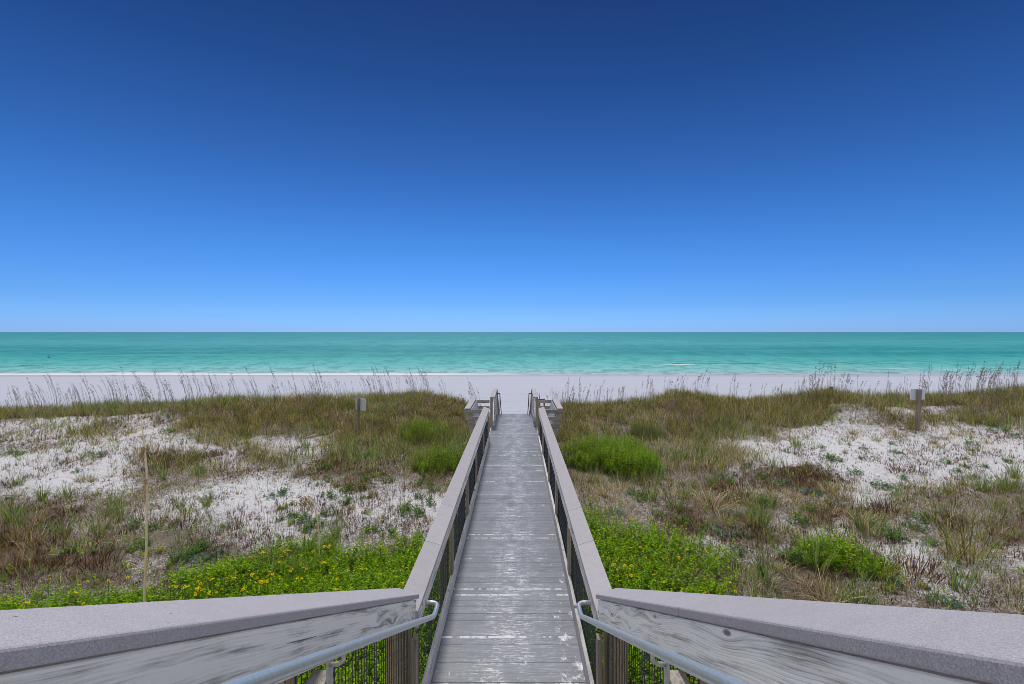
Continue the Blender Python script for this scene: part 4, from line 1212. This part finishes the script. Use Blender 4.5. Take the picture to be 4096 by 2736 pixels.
for s, nm in ((-1, 'left'), (1, 'right')):
    rl = empty('stair_railing', (0, 0, 0))
    tag(rl, 'sloping stair railing with broad mauve cap and grey board in the %s foreground' % nm, 'railing', 'stair railings in the foreground')
    if s > 0:
        cap_prism('cap_board', s, 2.033, ys0 + 0.04, stair_z(2.033), SL, rl, bev=0.006)
        cap_prism('cap_board', s, -1.6, 2.027, stair_z(-1.6), SL, rl, bev=0.006)
    else:
        cap_prism('cap_board', s, -1.6, ys0 + 0.04, stair_z(-1.6), SL, rl, bev=0.006)
    sloped('side_board', s, 0.772, 0.810, -1.6, 4.05, 0.275, 0.088, M['wood_y'], rl)
    # wire below, in two bays
    for a, b in ((1.9, 3.93), (-0.3, 1.86)):
        wires('wire_mesh', s, 0.816, a, b, 0.12 + (ys0 - b) * SL - 0.0, stair_z(b) - 0.14, rl, SL)
    # posts: foot post, slim upright, bracket post
    xp = side_x(s, 0.885, 1.025) if s < 0 else side_x(s, 0.84, 0.98)
    yp = 3.86
    box('post', *side_x(s, 0.83, 0.948), yp - 0.14, yp, float(ground(XC + s, yp)) - 0.4, stair_z(yp) - 0.10, M['post_new'], rl)
    box('upright', *side_x(s, 0.760, 0.80), 3.98, 4.07, 0.012, RH - 0.23, M['upright'], rl)
    box('post', *side_x(s, 0.82, 0.91), 1.86, 1.95, float(ground(XC + s, 1.9)) - 0.4, stair_z(1.95) - 0.10, M['post_new'], rl)
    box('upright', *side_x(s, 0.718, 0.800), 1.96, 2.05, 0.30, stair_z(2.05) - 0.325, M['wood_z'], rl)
    box('post', *side_x(s, 0.82, 0.91), -0.3, -0.21, float(ground(XC + s, 0)) - 0.4, stair_z(-0.21) - 0.10, M['post_new'], rl)
    # pipe handrail
    XP = XC + s * 0.652
    zp = lambda yv: 0.86 + (4.25 - yv) * 0.535
    pth = []
    for t in np.linspace(-1.5, 4.14, 14): pth.append((XP, t, zp(t)))
    for t in np.linspace(0, 1, 5)[1:]:
        yy = 4.14 + 0.14 * t
        pth.append((XP, yy, zp(yy) + 0.035 * t * t))
    zl = pth[-1][2]
    yy0 = pth[-1][1]
    pth.append((XP, yy0 + 0.07, zl - 0.004))
    for t in np.linspace(0, 1, 7)[1:]:
        a = t * math.pi / 2
        pth.append((XP + s * 0.06 * (1 - math.cos(a)), yy0 + 0.09 + 0.06 * math.sin(a), zl - 0.004))
    pth.append((XC + s * 0.80, yy0 + 0.15, zl - 0.004))
    hr = tube('handrail', pth, 0.0212, M['galv'], rl, 16)
    hr['label'] = 'round galvanised pipe handrail with a return bend at its foot'
    for yb_ in (2.005, 0.0):
        zz = zp(yb_)
        tube('bracket', [(XP, yb_, zz - 0.015), (XP, yb_, zz - 0.045), (XP + s * 0.02, yb_, zz - 0.062), (XC + s * 0.712, yb_, zz - 0.066)], 0.010, M['galv_dull'], hr, 8)
        box('bracket_plate', *side_x(s, 0.708, 0.716), yb_ - 0.03, yb_ + 0.03, zz - 0.20, zz - 0.03, M['galv_dull'], hr, 0.002)

# ------------------------------------------------------------------ benches with flared backs on the landing
def bench(s, label):
    r = empty('bench', (XC + s * 1.15, 15.6, float(ground(XC + s * 1.15, 15.6))))
    tag(r, label, 'bench', 'benches flanking the end of the walkway')
    o = r.location
    def bx(name, xa, xb, ya, yb, za, zb, mat, bev=0.003, lab=None):
        x0, x1 = side_x(s, xa, xb)
        return box(name, x0 - o.x, x1 - o.x, ya - o.y, yb - o.y, za - o.z, zb - o.z, mat, r, bev, lab)
    FX = lambda z: 1.535 - 0.255 * (1.0 - z)       # outer edge of the flared back
    bx('back_cap', 1.345, 1.525, 14.62, 16.74, 1.012, 1.048, M['cap'], 0.004)
    slz = [(1.005, 0.895), (0.795, 0.680), (0.575, 0.480)] + ([(0.455, 0.335)] if s > 0 else [(0.30, 0.25)])
    for k, (zt, zb) in enumerate(slz):
        if s < 0 and k == 3: continue
        for ya, yb in ((14.605, 14.643), (16.70, 16.738)):
            if yb > 16 and k > 2: continue
            pl_ = [(XC + s * 0.86 - o.x, zb - o.z), (XC + s * FX(zb) - o.x, zb - o.z), (XC + s * FX(zt) - o.x, zt - o.z), (XC + s * 0.86 - o.x, zt - o.z)]
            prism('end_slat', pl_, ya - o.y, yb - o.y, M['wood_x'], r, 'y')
    for ya in (14.645, 16.66):
        g = float(ground(XC + s * 1.2, ya)) - 0.3
        pl_ = [(XC + s * (FX(g) - 0.17) - o.x, g - o.z), (XC + s * (FX(g) - 0.01) - o.x, g - o.z), (XC + s * (FX(1.0) - 0.012) - o.x, 1.008 - o.z), (XC + s * (FX(1.0) - 0.185) - o.x, 1.008 - o.z)]
        prism('leg', pl_, ya - o.y, ya + 0.038 - o.y, M['wood_z'], r, 'y')
        bx('inner_leg', 0.862, 0.90, ya, ya + 0.038, g, 0.40, M['wood_z'])
    # sloping back of three composite boards
    for (z1, z0) in ((1.00, 0.83), (0.825, 0.655), (0.65, 0.48)):
        f = lambda z, d: XC + s * (FX(z) - 0.205 - d) - o.x
        prism('back_board', [(f(z0, 0), z0 - o.z), (f(z1, 0), z1 - o.z), (f(z1, 0.024), z1 - o.z), (f(z0, 0.024), z0 - o.z)], 14.69 - o.y, 16.655 - o.y, M['seat'], r, 'y')
    for k in range(3):
        bx('seat_board', 0.86 + k * 0.125, 0.86 + k * 0.125 + 0.121, 14.69, 16.655, 0.43, 0.456, M['seat'])
    bx('seat_frame', 0.90, 0.94, 14.70, 16.65, 0.30, 0.427, M['dark_wood'])
    return r
bench(-1, 'slatted timber bench with outward leaning back left of the walkway end')
bench(1, 'slatted timber bench with outward leaning back right of the walkway end')

# ------------------------------------------------------------------ beach end: railings and steps down
SB = 0.56
for s, nm in ((-1, 'left'), (1, 'right')):
    rl = empty('beach_railing', (0, 0, 0))
    tag(rl, 'short board railing with mauve cap at the beach end, %s side' % nm, 'railing', 'railings at the beach end of the walkway')
    xp = side_x(s, 0.770, 0.858)
    box('post', *xp, 17.07, 17.16, 0.003, RH - 0.004, M['wood_z'], rl)
    box('post', *side_x(s, 0.70, 0.78), 19.30, 19.38, -0.3, RH - 0.05, M['upright'], rl)
    box('cap_board', *side_x(s, 0.69, 0.86), 16.98, 19.42, RH - 0.002, RH + 0.036, M['cap'], rl, 0.004)
    box('top_rail', *side_x(s, 0.728, 0.766), 17.0, 19.29, RH - 0.14, RH - 0.004, M['wood_y'], rl)
    for (z1, z0) in ((0.85, 0.66), (0.60, 0.41), (0.35, 0.16)):
        box('side_board', *side_x(s, 0.700, 0.738), 17.19, 19.28, z0, z1, M['kick'], rl)
    # the part that follows the steps down to the sand
    yb, yt = 22.4, 19.44
    for zo, th, m_ in ((RH + 0.036, 0.038, 'cap'), (0.85, 0.14, 'wood_y'), (0.55, 0.14, 'wood_y')):
        xa, xb = (0.69, 0.86) if m_ == 'cap' else (0.742, 0.78)
        prism('sloping_board', [(yt, zo), (yb, zo - (yb - yt) * SB), (yb, zo - th - (yb - yt) * SB), (yt, zo - th)], *side_x(s, xa, xb), M[m_], rl, 'x')
    box('post', *side_x(s, 0.79, 0.87), 22.2, 22.28, -2.2, RH - 0.02 - 2.8 * SB, M['upright'], rl)
    XP = XC + s * 0.60
    zr = 0.90
    pth = [(XC + s * 0.73, 19.34, zr), (XC + s * 0.66, 19.34, zr), (XP + s * 0.015, 19.36, zr), (XP, 19.42, zr - 0.01)]
    for t in np.linspace(0.15, 3.0, 8): pth.append((XP, 19.42 + t, zr - 0.01 - t * SB))
    hr = tube('handrail', pth, 0.019, M['bronze'], rl, 8)
    tube('bracket', [(XP, 19.5, zr - 0.06), (XP, 19.5, 0.3), (XP + s * 0.02, 19.5, 0.0)], 0.012, M['galv_dull'], hr, 6)
bs = empty('beach_steps', (XC, 21.0, -1.0))
tag(bs, 'grey steps from the boardwalk end down to the sand', 'stairs')
bm = bmesh.new()
for i in range(10):
    bm_box(bm, -0.68, 0.68, 19.71 + i * 0.28 - 21.0, 19.98 + i * 0.28 - 21.0, -0.16 * (i + 1) - 0.035 + 1.0, -0.16 * (i + 1) + 1.0, 0.003)
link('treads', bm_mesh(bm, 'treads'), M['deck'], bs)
for s in (-1, 1):
    x0, x1 = (0.69, 0.728) if s > 0 else (-0.728, -0.69)
    prism('stringer', [(-1.28, 0.99), (1.5, 0.99 - 2.78 * 0.571), (1.5, 0.70 - 2.78 * 0.571), (-1.28, 0.70)], x0, x1, M['wood_y'], bs, 'x')

# weathered timber remains behind the right bench
pr = at(2165, 1596, 20.6)
r = empty('broken_fence', (pr.x, 20.6, float(ground(pr.x + 0.3, 20.6))))
tag(r, 'small red brown broken timber fence piece behind the right bench', 'fence')
zt = pr.z - r.location.z
for dx in (-0.10, 0.13): box('post', dx - 0.035, dx + 0.035, -0.035, 0.035, -0.2, zt - 0.09 + (0.10 if dx > 0 else 0), M['red_wood'], r)
prism('cross_board', [(-0.17, zt - 0.085), (0.10, zt - 0.095), (0.09, zt + 0.012), (0.0, zt + 0.02), (-0.15, zt + 0.0)], -0.06, -0.036, M['red_wood'], r, 'y')

# post with board beyond the crest, right
pr = at(3325, 1550, 26.2)
r = empty('wooden_post', (pr.x, 26.2, float(ground(pr.x, 26.2))))
tag(r, 'top of a wooden post with side board showing over the right dune crest', 'post')
zt = pr.z - r.location.z + 0.02
box('post', -0.08, 0.08, -0.07, 0.07, -0.2, zt, M['sign_post'], r)
box('side_board', -0.36, -0.082, -0.02, 0.02, zt - 0.30, zt - 0.08, M['red_wood'], r)
box('cap', -0.095, 0.095, -0.085, 0.085, zt + 0.001, zt + 0.025, M['post_new'], r)

# ------------------------------------------------------------------ signs
def rounded(w, h, r=0.05, k=5):
    P = []
    for cx, cz, a0 in ((w / 2 - r, h / 2 - r, 0), (-w / 2 + r, h / 2 - r, 90), (-w / 2 + r, -h / 2 + r, 180), (w / 2 - r, -h / 2 + r, 270)):
        for i in range(k + 1):
            a = math.radians(a0 + 90 * i / k)
            P.append((cx + r * math.cos(a), cz + r * math.sin(a)))
    return P
def sign(u_post, v_top, d, pw, w, h, offx, rz, lean, label, base_v):
    top = at(u_post, v_top, d)
    g = float(ground(top.x, d))
    r = empty('sign', (top.x, d, g), rz)
    tag(r, label, 'sign')
    Ht = top.z - g
    bm = bmesh.new(); bm_box(bm, -pw / 2, pw / 2, -pw / 2, pw / 2, -0.3, Ht, 0.006)
    p = link('post', bm_mesh(bm, 'post'), M['sign_post'], r)
    for v in p.data.vertices: v.co.x += lean * (v.co.z - Ht)
    bm = bmesh.new(); bm_prism(bm, rounded(w, h), pw / 2 + 0.004, pw / 2 + 0.010, 'y', 0.0)
    pn = link('panel', bm_mesh(bm, 'panel'), M['alu'], r, (offx, 0, Ht - h / 2 - 0.0))
    pn['label'] = 'blank grey blue back of an aluminium sign plate'
    # folded pale rim
    po, pi = rounded(w + 0.004, h + 0.004), rounded(w - 0.03, h - 0.03, 0.04)
    bm = bmesh.new()
    ring = []
    for P, yy in ((po, 0.0), (pi, 0.0), (pi, 0.006), (po, 0.006)):
        ring.append([bm.verts.new((q[0], pw / 2 - 0.003 + yy * 2.2, q[1])) for q in P])
    nn = len(po)
    for a in range(4):
        for i in range(nn):
            bm.faces.new((ring[a][i], ring[a][(i + 1) % nn], ring[(a + 1) % 4][(i + 1) % nn], ring[(a + 1) % 4][i]))
    link('rim', bm_mesh(bm, 'rim'), M['alu_edge'], pn)
sign(3678, 1557, 20.0, 0.125, 0.62, 0.44, -0.035, 0.0, 0.06, 'sign seen from behind on a brown timber post at the right of the dunes', 1707)
sign(1433.5, 1593, 20.0, 0.10, 0.62, 0.50, 0.076, math.radians(-33), 0.02, 'turned sign seen from behind on a timber post on the left dune slope', 1728)

# dry weed at the beach handrail
tw = empty('dry_weed', (XC + 1.15, 20.2, float(ground(XC + 1.15, 20.2))))
tag(tw, 'thin dry weed arching beside the right beach handrail', 'weed')
hw = 0.95 - tw.location.z
for k in range(5):
    a = random.uniform(2.2, 4.2)
    tube('stem', [(0, 0, 0), (0.02 * math.cos(a), 0, hw * 0.5), (0.10 * math.cos(a), 0.1 * math.sin(a), hw * random.uniform(0.85, 1.0)), (0.3 * math.cos(a), 0.15 * math.sin(a), hw * random.uniform(0.9, 1.02))], [0.006, 0.005, 0.004, 0.002], M['oat_stem'], tw, 4)

# tiny marker far out on the water
bu = empty('marker_buoy', (-122.0, 124.0, SEA))
tag(bu, 'tiny dark marker standing in the turquoise sea at the left', 'buoy')
bm = bmesh.new(); bmesh.ops.create_cone(bm, cap_ends=True, segments=10, radius1=0.42, radius2=0.18, depth=0.35)
link('float', bm_mesh(bm, 'float'), M['bronze'], bu, (0, 0, 0.15))
tube('mast', [(0, 0, 0.3), (0.05, 0, 1.0)], [0.07, 0.04], M['bronze'], bu, 6)

# ------------------------------------------------------------------ sky and sun
SUN_EL, SUN_AZ = math.radians(60), math.radians(-8)      # azimuth from +Y towards +X
sun = bpy.data.lights.new('sun', 'SUN')
sun.energy = 2.2
sun.angle = math.radians(7)
sun.color = (1.0, 0.955, 0.90)
so = bpy.data.objects.new('sun', sun)
d = Vector((math.sin(SUN_AZ) * math.cos(SUN_EL), math.cos(SUN_AZ) * math.cos(SUN_EL), math.sin(SUN_EL)))
so.rotation_euler = d.to_track_quat('Z', 'Y').to_euler()
so.location = d * 50
col.objects.link(so)

world = bpy.data.worlds.new('World')
sc.world = world
world.use_nodes = True
nt = world.node_tree
nt.nodes.clear()
out = nt.nodes.new('ShaderNodeOutputWorld')
bg = nt.nodes.new('ShaderNodeBackground')
sky = nt.nodes.new('ShaderNodeTexSky')
sky.sky_type = 'NISHITA'
sky.sun_disc = False
sky.sun_elevation = SUN_EL
sky.sun_rotation = SUN_AZ
sky.air_density = 1.0
sky.dust_density = 0.2
sky.ozone_density = 3.0
bg.inputs[1].default_value = 0.132
# a polarised-looking deep blue: the sky colour is filtered by height above the horizon
tc = nt.nodes.new('ShaderNodeTexCoord')
sp = nt.nodes.new('ShaderNodeSeparateXYZ'); nt.links.new(tc.outputs['Generated'], sp.inputs[0])
rp = nt.nodes.new('ShaderNodeValToRGB'); nt.links.new(sp.outputs[2], rp.inputs[0])
SKY = [(0.0, (0.235, 0.455, 1.10)), (0.0105, (0.222, 0.447, 1.09)), (0.0605, (0.175, 0.380, 0.82)), (0.189, (0.129, 0.333, 0.653)), (0.330, (0.094, 0.233, 0.472)), (0.460, (0.062, 0.159, 0.334)), (0.573, (0.048, 0.110, 0.249)), (1.0, (0.04, 0.09, 0.2))]
e = rp.color_ramp.elements
while len(e) < len(SKY): e.new(0.5)
for i, (p, c) in enumerate(SKY):
    e[i].position = p; e[i].color = (*c, 1)
mx = nt.nodes.new('ShaderNodeMix'); mx.data_type = 'RGBA'; mx.blend_type = 'MULTIPLY'; mx.inputs[0].default_value = 1.0
nt.links.new(sky.outputs[0], mx.inputs[6]); nt.links.new(rp.outputs[0], mx.inputs[7])
# white cloud added out of view for fill, overhead and inland; sea side clear
def wm(op, a, b=0.0, clamp=False):
    nd = nt.nodes.new('ShaderNodeMath'); nd.operation = op; nd.use_clamp = clamp
    for i, v in enumerate((a, b)):
        if isinstance(v, bpy.types.NodeSocket): nt.links.new(v, nd.inputs[i])
        else: nd.inputs[i].default_value = v
    return nd.outputs[0]
def wstep(v, lo, hi):
    nd = nt.nodes.new('ShaderNodeMapRange'); nd.interpolation_type = 'SMOOTHSTEP'
    nt.links.new(v, nd.inputs[0]); nd.inputs[1].default_value = lo; nd.inputs[2].default_value = hi
    return nd.outputs[0]
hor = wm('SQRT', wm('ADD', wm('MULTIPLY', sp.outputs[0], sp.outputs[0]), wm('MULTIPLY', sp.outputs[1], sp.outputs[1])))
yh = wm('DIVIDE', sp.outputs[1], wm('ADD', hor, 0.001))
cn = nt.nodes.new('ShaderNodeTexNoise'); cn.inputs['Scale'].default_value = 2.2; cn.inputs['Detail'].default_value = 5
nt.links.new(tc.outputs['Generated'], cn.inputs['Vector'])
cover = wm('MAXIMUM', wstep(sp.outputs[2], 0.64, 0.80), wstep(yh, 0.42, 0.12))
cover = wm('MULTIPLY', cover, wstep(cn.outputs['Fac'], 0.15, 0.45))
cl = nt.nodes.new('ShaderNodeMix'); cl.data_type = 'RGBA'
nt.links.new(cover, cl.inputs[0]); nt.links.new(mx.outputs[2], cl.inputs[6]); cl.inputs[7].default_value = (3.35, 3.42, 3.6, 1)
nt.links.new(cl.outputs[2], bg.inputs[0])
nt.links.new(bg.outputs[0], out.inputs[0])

# ------------------------------------------------------------------ camera
cam = bpy.data.cameras.new('camera')
cam.sensor_width = 36.0
cam.lens = F / 4096 * 36.0
cam.shift_x = (2048 - VX) / 4096
cam.shift_y = (VY - 1368) / 4096
cam.clip_start = 0.05
cam.clip_end = 60000
co = bpy.data.objects.new('camera', cam)
co.location = (0, 0, H)
co.rotation_euler = (math.radians(90), 0, 0)
col.objects.link(co)
sc.camera = co
sc.view_settings.view_transform = 'Standard'
sc.view_settings.look = 'None'
sc.view_settings.exposure = 0.18
sc.view_settings.gamma = 1.0
sc.cycles.max_bounces = 6
sc.cycles.filter_width = 0.8
sc.cycles.transparent_max_bounces = 4
